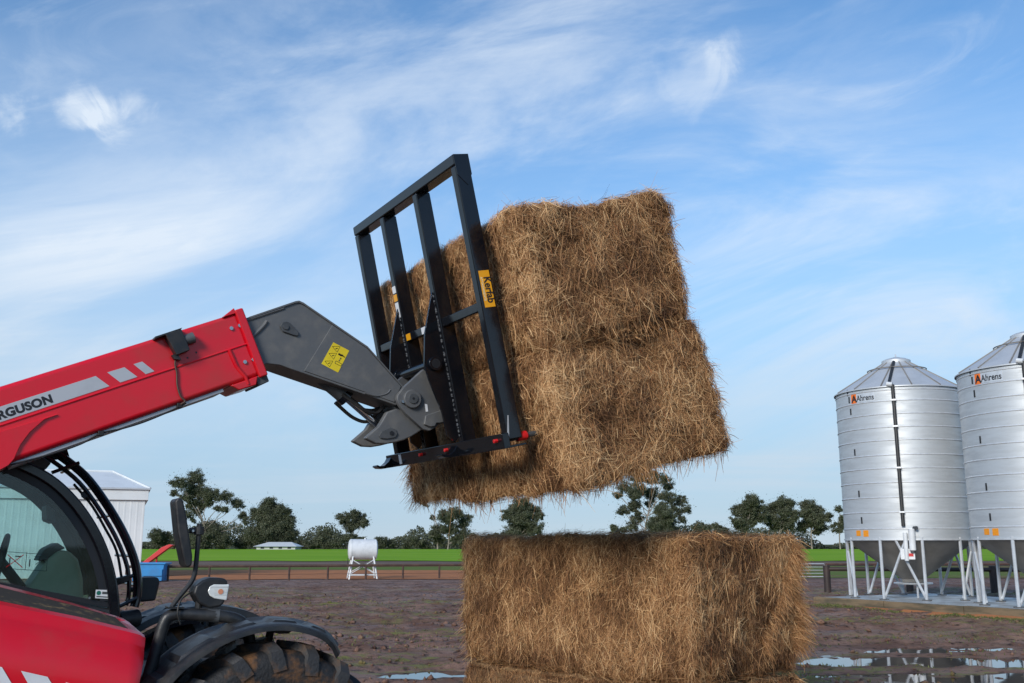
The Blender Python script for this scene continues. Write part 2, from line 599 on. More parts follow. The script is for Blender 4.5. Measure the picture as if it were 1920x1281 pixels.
# ------------------------------------------------------------------ the setting: ground, water, paddock
def mud_material():
    m = bpy.data.materials.new('wet_mud')
    m.use_nodes = True
    nt = m.node_tree
    N, L = nt.nodes, nt.links
    b = N['Principled BSDF']
    geo = N.new('ShaderNodeNewGeometry')

    def noise(scale, detail, sx, sy, off=0.0, rough=0.6):
        mp = N.new('ShaderNodeMapping')
        mp.inputs['Scale'].default_value = (sx, sy, 1)
        mp.inputs['Location'].default_value = (off, off * 0.7, 0)
        L.new(geo.outputs['Position'], mp.inputs[0])
        n = N.new('ShaderNodeTexNoise')
        n.inputs['Scale'].default_value = scale
        n.inputs['Detail'].default_value = detail
        n.inputs['Roughness'].default_value = rough
        L.new(mp.outputs[0], n.inputs['Vector'])
        return n.outputs['Fac']

    def rng(v, a, b_):
        r = N.new('ShaderNodeMapRange')
        r.interpolation_type = 'SMOOTHSTEP'
        L.new(v, r.inputs[0])
        r.inputs[1].default_value = a
        r.inputs[2].default_value = b_
        return r.outputs[0]

    def mix(f, a, b_):
        x = N.new('ShaderNodeMix')
        x.data_type = 'RGBA'
        L.new(f, x.inputs['Factor'])
        for s, v in (('A', a), ('B', b_)):
            if isinstance(v, tuple):
                x.inputs[s].default_value = (*v, 1)
            else:
                L.new(v, x.inputs[s])
        return x.outputs['Result']

    b.inputs['Specular IOR Level'].default_value = 0.12
    c = mix(rng(noise(1.1, 8, 0.9, 1.0), 0.35, 0.68), (0.165, 0.088, 0.062), (0.285, 0.172, 0.126))
    c = mix(rng(noise(7, 6, 0.9, 1.0, 3.0), 0.50, 0.70), c, (0.034, 0.019, 0.016))
    c = mix(rng(noise(7, 6, 0.6, 1.0, 9.0), 0.60, 0.75), c, (0.24, 0.155, 0.13))
    sep = N.new('ShaderNodeSeparateXYZ')
    L.new(geo.outputs['Position'], sep.inputs[0])
    g1 = rng(noise(0.16, 5, 0.45, 2.2, 21.0), 0.46, 0.60)
    g2 = rng(noise(3.4, 8, 0.6, 1.3, 5.0, 0.7), 0.47, 0.60)
    mm = N.new('ShaderNodeMath')
    mm.operation = 'MULTIPLY'
    L.new(g1, mm.inputs[0])
    L.new(g2, mm.inputs[1])
    far = rng(sep.outputs[1], 43.0, 37.0)            # the bare strip along the fence
    m2 = N.new('ShaderNodeMath')
    m2.operation = 'MULTIPLY'
    L.new(mm.outputs[0], m2.inputs[0])
    L.new(far, m2.inputs[1])
    c = mix(m2.outputs[0], c, (0.20, 0.19, 0.058))
    L.new(c, b.inputs['Base Color'])
    wet = N.new('ShaderNodeMapRange')
    L.new(noise(0.8, 5, 0.35, 1.0, 13.0), wet.inputs[0])
    wet.inputs[1].default_value = 0.40
    wet.inputs[2].default_value = 0.62
    wet.inputs[3].default_value = 0.50
    wet.inputs[4].default_value = 0.85
    L.new(wet.outputs[0], b.inputs['Roughness'])
    bp = N.new('ShaderNodeBump')
    bp.inputs['Strength'].default_value = 0.9
    bp.inputs['Distance'].default_value = 0.06
    L.new(noise(11, 9, 0.9, 1.0, 2.0, 0.72), bp.inputs['Height'])
    L.new(bp.outputs[0], b.inputs['Normal'])
    return m


M['mud'] = mud_material()
M['water'] = surf('puddle_water', (0.035, 0.026, 0.022), None, 1, 0.03, bump=0.03, bscale=3, spec=0.6)
M['crop'] = surf('young_crop', (0.165, 0.330, 0.022), (0.235, 0.390, 0.034), 0.035, 0.9, spec=0.02, stretch=(1, 2.5, 1), lo=0.35, hi=0.65, bump=0.5, bscale=2.0)
M['pasture'] = surf('rough_pasture', (0.12, 0.17, 0.035), (0.19, 0.125, 0.065), 0.16, 0.9, spec=0.05, stretch=(0.4, 1.5, 1), bump=0.4, bscale=4, lo=0.42, hi=0.62)
M['track'] = surf('bare_track', (0.16, 0.115, 0.088), (0.20, 0.145, 0.11), 0.12, 0.9, spec=0.05, stretch=(0.3, 1.5, 1))
M['far_land'] = surf('far_grassland', (0.055, 0.075, 0.025), (0.085, 0.085, 0.035), 0.01, 0.9, spec=0.05)

PUDDLES = [(5.5, 16.6, 1.5, 0.75), (6.4, 15.6, 2.2, 0.7), (8.1, 17.3, 1.9, 0.65), (7.6, 15.4, 1.8, 0.8), (5.6, 14.0, 1.6, 0.55),
           (6.6, 13.2, 1.8, 0.5), (5.5, 17.9, 1.2, 0.45), (7.0, 20.8, 1.5, 0.35), (6.4, 19.2, 1.2, 0.4), (-1.0, 14.0, 1.15, 0.55),
           (-2.0, 13.35, 1.8, 0.30), (-2.6, 22.8, 0.9, 0.45), (-1.0, 19.2, 0.8, 0.3), (-2.4, 19.6, 1.3, 0.30), (-3.7, 22.0, 0.9, 0.3),
           (-4.4, 21.0, 0.8, 0.3), (-1.2, 24.0, 0.9, 0.3), (-0.8, 16.0, 0.8, 0.3), (9.6, 18.6, 1.6, 0.5), (4.9, 15.3, 1.2, 0.5)]


def ground_height(x, y):
    p = np.stack([x, y, np.zeros_like(x)], -1).reshape(-1, 3)
    h = (fbm(p * np.array([0.35, 0.9, 1]), 3, 4) - 0.5) * 0.13
    h += (fbm(p * np.array([2.0, 2.6, 1]), 11, 4, 0.62) - 0.5) * 0.125
    h += (vnoise(p * np.array([0.22, 2.4, 1]), 29) - 0.5) * 0.045
    cl = fbm(p * np.array([4.2, 4.8, 1]), 67, 2)
    h += np.clip(cl - .5, 0, 1) * 0.16
    h = h.reshape(x.shape)
    amp = np.clip((y - 8.5) / 3.0, 0.25, 1) * np.clip((50 - y) / 10.0, 0.05, 1)
    h = h * amp + 0.022
    for (cx, cy, rx, ry) in PUDDLES:
        d = ((x - cx) / rx) ** 2 + ((y - cy) / ry) ** 2
        k = np.exp(-d * d * 0.6)
        right = 1.0 if cx > 3 else 0.0
        h = h * (1 - (0.35 if right else 0.55) * k) - (0.053 if right else 0.066) * k
    # level pad under the silos and under the bales
    pad = np.clip(1 - np.hypot(x - 0.9, y - 8.0) / 2.6, 0, 1)
    return h * (1 - np.clip(pad * 3, 0, 1)) + 0.0 * pad


def build_ground():
    xs = np.arange(-24, 26.01, 0.13)
    ys = np.concatenate([np.arange(-14, 9, 0.5), np.arange(9, 30, 0.085), np.arange(30, 50.01, 0.2)])
    X, Y = np.meshgrid(xs, ys)
    Z = ground_height(X, Y)
    edge = np.minimum.reduce([X + 24, 26 - X, Y + 14, 99 - Y])
    Z = np.where(edge < 0.3, -0.02, Z)
    nx, ny = len(xs), len(ys)
    idx = np.arange(nx * ny).reshape(ny, nx)
    f = np.stack([idx[:-1, :-1], idx[:-1, 1:], idx[1:, 1:], idx[1:, :-1]], -1).reshape(-1, 4)
    o = link(bpy.data.objects.new('ground', np_mesh('ground', np.stack([X, Y, Z], -1).reshape(-1, 3), f, M['mud'], smooth=True)))
    o['kind'] = 'structure'

    def sheet(name, x0, x1, y0, y1, z, mat, n=1):
        mb = MB()
        mb.add([(x0, y0, z), (x1, y0, z), (x1, y1, z), (x0, y1, z)], [(0, 1, 2, 3)])
        s = mb.build(name, mat, smooth=None)
        s['kind'] = 'structure'
        return s
    sheet('terrain', -3500, 3500, -600, 5000, -0.16, M['far_land'])
    sheet('water', -22, 24, 10, 34, -0.034, M['water'])
    # uneven strips beyond the fence

    def strip(name, y0, y1, z, mat, seed, x0=-220, x1=220, wob=1.0, step=1.0):
        xs2 = np.arange(x0, x1 + 0.1, step)
        p = np.stack([xs2 * 0.21, np.full_like(xs2, seed), np.zeros_like(xs2)], -1)
        a = y0 + (fbm(p, seed, 4) - 0.5) * 2 * wob
        b_ = y1 + (fbm(p + 50, seed, 4) - 0.5) * 2 * wob
        v = np.concatenate([np.stack([xs2, a, np.full_like(xs2, z)], -1), np.stack([xs2, b_, np.full_like(xs2, z)], -1)])
        n = len(xs2)
        i = np.arange(n - 1)
        s = link(bpy.data.objects.new(name, np_mesh(name, v, np.stack([i, i + 1, n + i + 1, n + i], -1), mat)))
        s['kind'] = 'structure'
    strip('mud_yard', 44, 53, 0.000, M['mud'], 5, wob=0.3)
    strip('pasture_strip', 52, 100, 0.020, M['pasture'], 8, wob=0.8)
    strip('bare_soil', 49.3, 66.0, 0.046, M['soil_orange'], 9, x0=-60, x1=2.5, wob=1.6, step=0.3)
    strip('dirt_track', 80, 101, 0.05, M['track'], 12, wob=1.5)
    strip('field', 100.5, 338, 0.09, M['crop'], 15, x0=-330, x1=330, wob=5.0)


build_ground()


def build_grass():
    """sparse weeds in the mud"""
    rng = np.random.default_rng(4)
    n = 60000
    x = rng.uniform(-18, 18, n)
    y = 13 + 27 * rng.random(n) ** 1.3
    p = np.stack([x * 0.09, y * 0.42, np.zeros(n)], -1)
    q = np.stack([x * 0.6, y * 1.7, np.zeros(n)], -1)
    keep = (fbm(p, 41, 4) > 0.53) & (fbm(q, 43, 3) > 0.48)
    z = ground_height(x, y)
    keep &= z > -0.03
    x, y, z = x[keep], y[keep], z[keep]
    # a greener line along the foot of the silo slab
    m = 9000
    t_ = rng.uniform(-1, 9, m)
    off = np.abs(rng.normal(0, 1, m)) * .35 + .25
    sx, sy = 8.56 + .4755 * t_ - .8797 * off, 28.72 - .8797 * t_ - .4755 * off
    ok = vnoise(np.stack([sx * 1.2, sy * 1.2, sx * 0], -1), 5) > .38
    x, y = np.concatenate([x, sx[ok]]), np.concatenate([y, sy[ok]])
    z = ground_height(x, y)
    n = len(x)
    a = rng.uniform(0, 2 * np.pi, n)
    h = rng.uniform(0.015, 0.055, n)
    wd = rng.uniform(0.006, 0.014, n)
    dx, dy = np.cos(a), np.sin(a)
    base = np.stack([x, y, z - 0.005], -1)
    t = np.stack([dx, dy, 0 * dx], -1)
    tip = base + np.stack([rng.normal(0, 0.02, n), rng.normal(0, 0.02, n), h], -1)
    v = np.stack([base - t * wd[:, None], base + t * wd[:, None], tip], 1).reshape(-1, 3)
    f = np.arange(3 * n).reshape(-1, 3)
    tone = np.repeat(np.clip(rng.normal(0.5, 0.22, n), 0, 1), 3)
    o = link(bpy.data.objects.new('weeds', np_mesh('weeds', v, f, M['grass'], tone)))
    o['kind'] = 'stuff'
    tag(o, 'sparse yellow green weeds growing in streaks in the mud', 'grass')


build_grass()


def build_clods():
    rng = np.random.default_rng(14)
    n = 9000
    x = rng.uniform(-13, 15, n)
    y = 12.5 + 22 * rng.random(n) ** 1.5
    z = ground_height(x, y)
    ok = (z > -0.02) & (fbm(np.stack([x * .8, y * 1.2, x * 0], -1), 88, 3) > .44)
    x, y, z = x[ok], y[ok], z[ok]
    n = len(x)
    r = rng.gamma(2.0, .011, n) + .008
    oct_ = np.array([(1, 0, 0), (0, 1, 0), (-1, 0, 0), (0, -1, 0), (0, 0, .8), (0, 0, -.6)])
    v = oct_[None] * r[:, None, None] * rng.uniform(.55, 1.3, (n, 6, 1)) + rng.normal(0, .12, (n, 6, 3)) * r[:, None, None]
    a = rng.uniform(0, 6.28, n)
    c, s = np.cos(a)[:, None], np.sin(a)[:, None]
    v = np.stack([v[..., 0] * c - v[..., 1] * s, v[..., 0] * s + v[..., 1] * c, v[..., 2]], -1) + np.stack([x, y, z + r * .25], -1)[:, None]
    f0 = np.array([(0, 1, 4), (1, 2, 4), (2, 3, 4), (3, 0, 4), (1, 0, 5), (2, 1, 5), (3, 2, 5), (0, 3, 5)])
    f = (f0[None] + (np.arange(n) * 6)[:, None, None]).reshape(-1, 3)
    o = link(bpy.data.objects.new('mud_clods', np_mesh('mud_clods', v.reshape(-1, 3), f, M['mud'])))
    o['kind'] = 'stuff'
    tag(o, 'small clods of mud strewn over the yard', 'mud clods')


build_clods()


# ------------------------------------------------------------------ fences behind the yard
def post_fence():
    a, b = Vector((-17.6, 46.6, 0)), Vector((3.4, 52.6, 0))
    d = (b - a).normalized()
    root = empty('pipe_fence', a)
    tag(root, 'long low rusty pipe fence with one top rail behind the muddy yard', 'fence')
    MB().tube([Vector((0, 0, 0.69)), (b - a) + Vector((0, 0, 0.69))], 0.062, 8).build('top_rail', M['rust'], root)
    MB().tube([Vector((0, -0.1, 0.30)), (b - a) + Vector((0, -0.1, 0.30))], 0.008, 5).build('wire', M['post'], root)
    pm = MB().tube([(0, 0, -0.1), (0, 0, 0.69)], 0.05, 8).mesh('post', M['rust'], 40)
    n = 12
    for i in range(n + 1):
        p = (b - a) * (i / n)
        part('post', pm, root, (p.x, p.y, 0))


post_fence()


def yard_rail():
    root = empty('post_and_rail', (11.25, 36.5, 0))
    tag(root, 'dark brown heavy post and rail barrier standing behind the silos', 'fence')
    MB().tube([(-0.05, 0, 0.83), (14, -2.4, 0.83)], 0.075, 10).build('rail', M['post'], root)
    pm = MB().tube([(0, 0, -0.1), (0, 0, 0.95)], 0.125, 12).mesh('post', M['post'], 40)
    for i in range(6):
        part('post', pm, root, (i * 2.75, -i * 0.47 + 0.02, 0))
    r2 = empty('rear_rail_fence', (15.4, 50, 0))
    tag(r2, 'thin reddish rail fence in the distance beyond the silos, right of the gate', 'fence')
    MB().tube([(0, 0, 0.74), (22, 1, 0.74)], 0.06, 8).build('rail', M['rust'], r2)
    pm = MB().tube([(0, 0, -0.1), (0, 0, 0.75)], 0.05, 8).mesh('post', M['rust'], 40)
    for i in range(10):
        part('post', pm, r2, (i * 2.4, i * 0.11, 0))
    g = empty('farm_gate', (12.6, 50, 0))
    tag(g, 'galvanised tube farm gate to the right of the bale pile', 'gate')
    fr = MB()
    w = 2.7
    fr.tube([(0, 0, 0.14), (w, 0, 0.14), (w, 0, 0.76), (0, 0, 0.76), (0, 0, 0.14)], 0.022, 6)
    fr.build('gate_frame', M['galv_leg'], g)
    for z in (0.30, 0.45, 0.60):
        MB().tube([(0, 0, z), (w, 0, z)], 0.014, 6).build('bar', M['galv_leg'], g)
    MB().tube([(w * 0.5, 0, 0.14), (w * 0.5, 0, 0.76)], 0.016, 6).build('stay', M['galv_leg'], g)


yard_rail()


# ------------------------------------------------------------------ shed, bin, tank, house
def build_shed():
    root = empty('white_shed', (-18.93 - 4.30 * math.cos(R(21)) - 4.4 * math.sin(R(21)), 52.0 - 4.30 * math.sin(R(21)) + 4.4 * math.cos(R(21)), 0), (0, 0, R(21)))
    tag(root, 'white clad farm shed with pale hip roof behind the telehandler cab', 'building')
    x0, x1, y0, y1 = -6.0, 4.30, -4.4, 4.4
    zw, ze = 4.30, 4.50
    w = MB()
    rib = 0.30
    for (a, b, fixed, ax) in ((x0, x1, y0, 'x'), (x0, x1, y1, 'x'), (y0, y1, x0, 'y'), (y0, y1, x1, 'y')):
        n = int((b - a) / rib)
        pts = []
        sgn = -1 if fixed in (x0, y0) else 1
        for i in range(n):
            t0 = a + (b - a) * i / n
            st = (b - a) / n
            pts += [(t0, 0), (t0 + st * 0.62, 0), (t0 + st * 0.72, 0.006), (t0 + st * 0.9, 0.006)]
        pts.append((b, 0))
        vs, fs = [], []
        for (t, o) in pts:
            for z in (0, zw):
                vs.append((t, fixed + sgn * o, z) if ax == 'x' else (fixed + sgn * o, t, z))
        for i in range(len(pts) - 1):
            fs.append((2 * i, 2 * i + 2, 2 * i + 3, 2 * i + 1))
        w.add(vs, fs)
    w.build('wall', M['white_sheet'], root, smooth=None)
    g = MB()
    g.box((x0 - .14, y0 - .14, 3.92), (x1 + .14, y0 - .04, 4.46))
    g.box((x0 - .14, y1 + .04, 3.92), (x1 + .14, y1 + .14, 4.46))
    g.box((x1 + .04, y0 - .04, 3.92), (x1 + .14, y1 + .04, 4.46))
    g.box((x0 - .14, y0 - .04, 3.92), (x0 - .04, y1 + .04, 4.46))
    g.build('fascia', M['white_sheet'], root, bevel=0.01)
    gt = MB()
    gt.box((x0 - .22, y0 - .24, 4.44), (x1 + .22, y0 - .10, 4.54))
    gt.box((x1 + .10, y0 - .10, 4.44), (x1 + .22, y1 + .1, 4.54))
    gt.build('gutter', M['galv_roof'], root, bevel=0.015)
    a, b = x0 - .2, x1 + .2
    c, d = y0 - .2, y1 + .2
    zr = 5.62
    rf = MB()
    rf.add([(a, c, ze), (b, c, ze), (b, d, ze), (a, d, ze), (a + 2.2, 0, zr), (b - 1.9, 0, zr)],
           [(0, 1, 5, 4), (1, 2, 5), (2, 3, 4, 5), (3, 0, 4), (0, 3, 2, 1)])
    r = rf.build('roof', M['white_sheet'], root, smooth=None)
    rc = MB()
    rc.tube([(a + 2.2, 0, zr + .02), (b - 1.9, 0, zr + .02)], 0.07, 6)
    rc.tube([(b - 1.9, 0, zr + .02), (b, c, ze + .02)], 0.06, 6)
    rc.tube([(b - 1.9, 0, zr + .02), (b, d, ze + .02)], 0.06, 6)
    rc.build('ridge_cap', M['white_sheet'], r)


build_shed()


def build_bin():
    root = empty('blue_bin', (-16.5, 46.9, 0), (0, 0, R(4)))
    tag(root, 'bright blue steel bin beside the white shed', 'bin')
    b = MB()
    b.prism([(-0.75, 0.06), (0.56, 0.06), (0.64, 0.84), (-0.80, 0.84)], -0.5, 0.5)
    b.build('body', M['blue'], root, bevel=0.02)
    r = MB()
    r.box((-.86, -.56, 0.80), (.70, -.50, 0.87)).box((-.86, .50, 0.80), (.70, .56, 0.87))
    r.box((.64, -.50, 0.80), (.70, .50, 0.87)).box((-.86, -.50, 0.80), (-.80, .50, 0.87))
    r.build('rim', M['blue'], root, bevel=0.01)
    MB().box((-.30, -.57, 0.28), (.58, -.51, 0.58)).build('side_pocket', M['blue'], root, bevel=0.015)
    s = empty('red_chute', (-16.5, 47.9, 0))
    tag(s, 'red sloping chute rising behind the blue bin', 'chute')
    t = MB()
    t.prism([(-1.2, 0.55), (-1.05, 0.45), (0.34, 1.50), (0.58, 1.66), (0.38, 1.69), (0.05, 1.56)], -0.16, 0.16)
    t.build('chute', M['red_ink'], s, bevel=0.02)
    MB().tube([(-0.9, 0, 0), (-0.9, 0, 0.68)], 0.05, 8).build('leg', M['red_ink'], s)
    MB().tube([(-0.2, 0, 0), (-0.2, 0, 1.12)], 0.04, 8).build('leg', M['red_ink'], s)


build_bin()


def build_tank():
    root = empty('fuel_tank', (-7.36, 50.2, 0), (0, 0, R(14)))
    tag(root, 'white overhead fuel tank on a splayed white stand by the pipe fence', 'tank')
    L_, r = 0.66, 0.50
    prof = [(0.0, -L_ - 0.07), (0.25, -L_ - 0.055), (0.42, -L_ - 0.02), (r, -L_ + 0.03), (r, L_ - 0.03), (0.42, L_ + 0.02), (0.25, L_ + 0.055), (0.0, L_ + 0.07)]
    tk = MB().lathe(prof, 28, 'x', (0, 0, 1.44)).build('tank', M['white'], root, smooth=50, doubles=True)
    MB().lathe([(r + .006, -0.02), (r + .012, 0), (r + .006, 0.02)], 28, 'x', (-L_ + .09, 0, 1.44)).build('seam', M['white'], tk)
    MB().tube([(0.1, 0, 1.93), (0.1, 0, 2.0)], 0.05, 10).build('filler_cap', M['white'], tk)
    for sx in (-1, 1):
        for sy in (-1, 1):
            MB().tube([(sx * 0.50, sy * 0.36, 1.10), (sx * 0.68, sy * 0.55, 0)], 0.04, 8).build('leg', M['white'], root)
    for sy in (-1, 1):
        MB().tube([(-.66, sy * .53, .22), (.66, sy * .53, .22)], 0.026, 6).build('tie_bar', M['white'], root)
        MB().tube([(-.66, sy * .53, .26), (.52, sy * .40, .95)], 0.02, 6).build('brace', M['white'], root)
        MB().tube([(.66, sy * .55, .26), (-.52, sy * .42, .95)], 0.02, 6).build('brace', M['white'], root)
    for sx in (-1, 1):
        MB().tube([(sx * .66, -.53, .20), (sx * .66, .53, .20)], 0.026, 6).build('tie_bar', M['white'], root)
    MB().tube([(-.72, 0, 1.05), (-.74, -.1, .8), (-.70, -.2, .45)], 0.018, 6).build('hose', M['rubber'], root)


build_tank()


def build_house():
    root = empty('farmhouse', (-72.8, 318, 0))
    root.scale = (.92, .92, .85)
    tag(root, 'far white roofed farmhouse among the trees beyond the green field', 'building')
    MB().box((-6.5, -5, 0), (6.5, 5, 1.2)).build('wall', M['house_wall'], root)
    r = MB()
    r.add([(-7.6, -6, 1.15), (7.2, -6, 1.15), (7.2, 6, 1.15), (-7.6, 6, 1.15), (-3.6, 0, 2.75), (4.2, 0, 2.75)],
          [(0, 1, 5, 4), (1, 2, 5), (2, 3, 4, 5), (3, 0, 4), (0, 3, 2, 1)])
    r.build('roof', M['white'], root, smooth=None)
    for x in (-4.5, -1.5, 1.5, 4.5):
        MB().box((x - .6, -5.06, 0.35), (x + .6, -5.01, 1.0)).build('window', M['dark_glass'], root)


build_house()

# ------------------------------------------------------------------ trees at the far edge of the field
TREES = [
 (-97.7, [(-5.7, 22.4, 2.9), (-9.1, 20.7, 2.6), (-12.5, 18.1, 1.4), (-7.2, 17.8, 3.2), (-2.5, 17.8, 2.6), (1.0, 16.9, 2.6), (-5.2, 14.3, 2.6), (5.1, 16.6, 2.3), (8.1, 14.3, 2.0), (5.9, 12.6, 1.3), (-6.2, 10.9, 1.6), (10.7, 10.9, 1.5), (13.1, 8.9, 1.3)]), # big
 (-96.9, [(-1.5, 6.3, 3.2), (-4.3, 4.1, 3.2), (2.1, 4.1, 3.2), (4.5, 2.4, 2.3), (-1.9, 2.1, 3.2)]), # bush_dark
 (-79.0, [(0.5, 13.5, 2.9), (5.2, 12.0, 2.0), (-2.3, 10.9, 2.9), (1.9, 8.0, 4.2), (6.5, 8.6, 2.6), (-2.0, 5.2, 3.5), (3.8, 4.6, 3.8), (7.3, 4.6, 2.3)]), # dense
 (-53.1, [(0.2, 11.5, 1.8), (-3.2, 10.0, 2.1), (2.0, 9.5, 2.4), (-0.8, 8.0, 2.3), (3.8, 8.3, 1.4)]), # slim
 (-116.5, [(-0.9, 4.6, 2.3), (1.4, 4.1, 1.7), (-1.3, 2.1, 2.6)]), # l1
 (-111.3, [(-0.7, 1.8, 2.0), (1.6, 1.8, 1.8), (3.9, 1.5, 1.7)]), # l2
 (-86.5, [(-1.4, 4.1, 1.8), (1.0, 3.5, 2.3), (-2.4, 1.8, 2.0)]), # m1
 (-60.6, [(-0.1, 4.1, 2.6), (-1.8, 2.1, 2.0), (1.4, 1.8, 2.0)]), # b1
 (-66.3, [(1.1, 1.5, 1.8), (-1.8, 1.5, 1.6), (2.8, 1.2, 1.6)]), # b2
 (-52.5, [(-3.5, 2.6, 2.2), (0.5, 3.5, 1.8), (2.8, 2.6, 1.8)]), # b3
 (-42.1, [(-1.2, 2.6, 1.8), (1.7, 2.1, 1.6), (-2.9, 1.8, 1.4)]), # b4
 (-31.7, [(-2.9, 1.8, 1.8), (-0.0, 2.1, 2.2), (2.9, 1.5, 1.7)]), # b5
 (-24.2, [(-4.3, 14.9, 1.3), (-1.9, 10.3, 0.8), (1.1, 6.3, 2.4), (-0.6, 4.6, 2.0), (0.5, 2.6, 1.7)]), # thin1
 (-20.5, [(-0.4, 10.3, 2.4), (2.5, 11.5, 2.2), (5.4, 9.2, 2.2), (0.8, 6.3, 2.3), (4.9, 5.2, 2.2), (8.3, 4.1, 1.6), (3.1, 2.9, 2.0)]), # thin2
 (3.0, [(0.6, 14.5, 2.7), (-1.8, 12.7, 2.4), (3.6, 12.7, 2.3), (-4.2, 10.9, 2.3), (0.6, 10.3, 3.3), (5.4, 10.3, 1.7), (-0.6, 7.4, 3.3), (-3.0, 4.4, 2.9), (4.2, 6.8, 2.3)]), # behind
 (43.9, [(-2.0, 23.2, 2.6), (3.2, 23.7, 2.6), (7.0, 22.8, 2.1), (8.9, 20.9, 1.9), (-6.3, 20.4, 2.3), (-8.3, 17.6, 1.5), (-3.1, 18.5, 2.9), (3.1, 18.5, 2.9), (8.7, 16.7, 2.6), (12.5, 15.7, 2.1), (14.3, 12.9, 1.5), (-6.5, 12.5, 2.1), (-2.7, 13.9, 2.3), (10.5, 12.5, 2.3), (12.3, 9.7, 1.5), (-1.9, 9.7, 2.1), (-4.3, 7.4, 1.9)]), # huge
 (48.8, [(0.3, 11.1, 2.9), (-1.2, 7.8, 3.5), (1.6, 7.4, 3.2), (-0.4, 4.1, 3.8)]), # infront
 (75.9, [(1.2, 15.3, 2.4), (3.5, 13.9, 2.3), (-1.8, 12.5, 2.2), (0.5, 10.6, 2.7), (-3.8, 8.7, 1.9), (-1.0, 7.4, 2.3), (4.8, 10.6, 2.2)]), # c1
 (88.1, [(0.8, 14.8, 2.4), (3.7, 14.8, 2.0), (-2.1, 12.9, 2.3), (1.6, 12.0, 2.7), (5.3, 11.1, 1.8), (-1.4, 9.2, 2.7), (2.8, 8.3, 2.6), (-3.6, 10.6, 1.9)]), # c2
 (99.4, [(-0.5, 14.3, 2.3), (2.7, 12.9, 2.2), (-2.1, 11.5, 2.1), (1.1, 9.7, 2.7), (4.5, 10.6, 1.8), (-1.8, 7.8, 2.3), (3.3, 6.9, 2.2)]), # c3
 (106.9, [(0.9, 12.9, 1.4), (0.0, 6.9, 1.8), (2.1, 9.7, 1.9)]), # c4
 (61.2, [(-0.9, 6.9, 1.8), (1.4, 6.4, 1.6), (0.1, 4.1, 2.3)]), # b6
 (67.8, [(-0.4, 6.9, 1.6), (1.4, 6.0, 1.2), (0.1, 3.7, 1.9)]), # b7
 (33.8, [(-1.3, 6.9, 1.3), (2.0, 6.2, 1.3), (0.1, 4.1, 2.1)]), # b8
]
TREE_INFO = [
    ('gum_tree', 'tallest spreading gum tree left of the field, above the big mirror', 0.62),
    ('round_shrub', 'dark rounded shrub under the spreading gum tree', 1.25),
    ('dense_tree', 'dense dark dome of a tree beside the far farmhouse', 1.2),
    ('slim_gum_tree', 'slim gum tree with a flat crown behind the fuel tank', 0.85),
    ('distant_tree', 'grey green tree beside the white shed edge', 1.0),
    ('distant_shrub', 'low shrub row behind the red chute', 1.1),
    ('distant_tree', 'small tree between spreading gum and dense dome tree', 1.0),
    ('distant_tree', 'small round tree left of the slim gum tree', 1.1),
    ('distant_shrub', 'low shrub between the farmhouse and the small round tree', 1.1),
    ('distant_shrub', 'shrubs around the foot of the slim gum tree', 1.0),
    ('distant_shrub', 'shrub directly right of the fuel tank', 1.0),
    ('distant_shrub', 'low flat shrub midway between fuel tank and raised bale', 1.0),
    ('thin_gum_tree', 'thin gum tree under the left corner of the raised bale', 0.7),
    ('thin_gum_tree', 'open gum tree just left of the bale pile', 0.7),
    ('gum_tree', 'gum tree peeping between raised bale and pile, near their left', 0.8),
    ('gum_tree', 'largest gum tree, seen between the raised bale and the pile', 0.62),
    ('conical_tree', 'dark conical tree in front of the largest gum tree', 1.3),
    ('gum_tree', 'leftmost of the three gums left of the silos', 0.9),
    ('gum_tree', 'middle of the three gums left of the silos', 0.9),
    ('gum_tree', 'rightmost of the three gums left of the silos', 0.9),
    ('gum_tree', 'gum tree half hidden behind the left edge of the silo', 0.9),
    ('distant_shrub', 'round shrub just right of the largest gum tree', 1.0),
    ('distant_shrub', 'small shrub before the three gums left of the silos', 1.0),
    ('distant_shrub', 'thin shrub left of the largest gum tree, over the pile', 0.8),
]


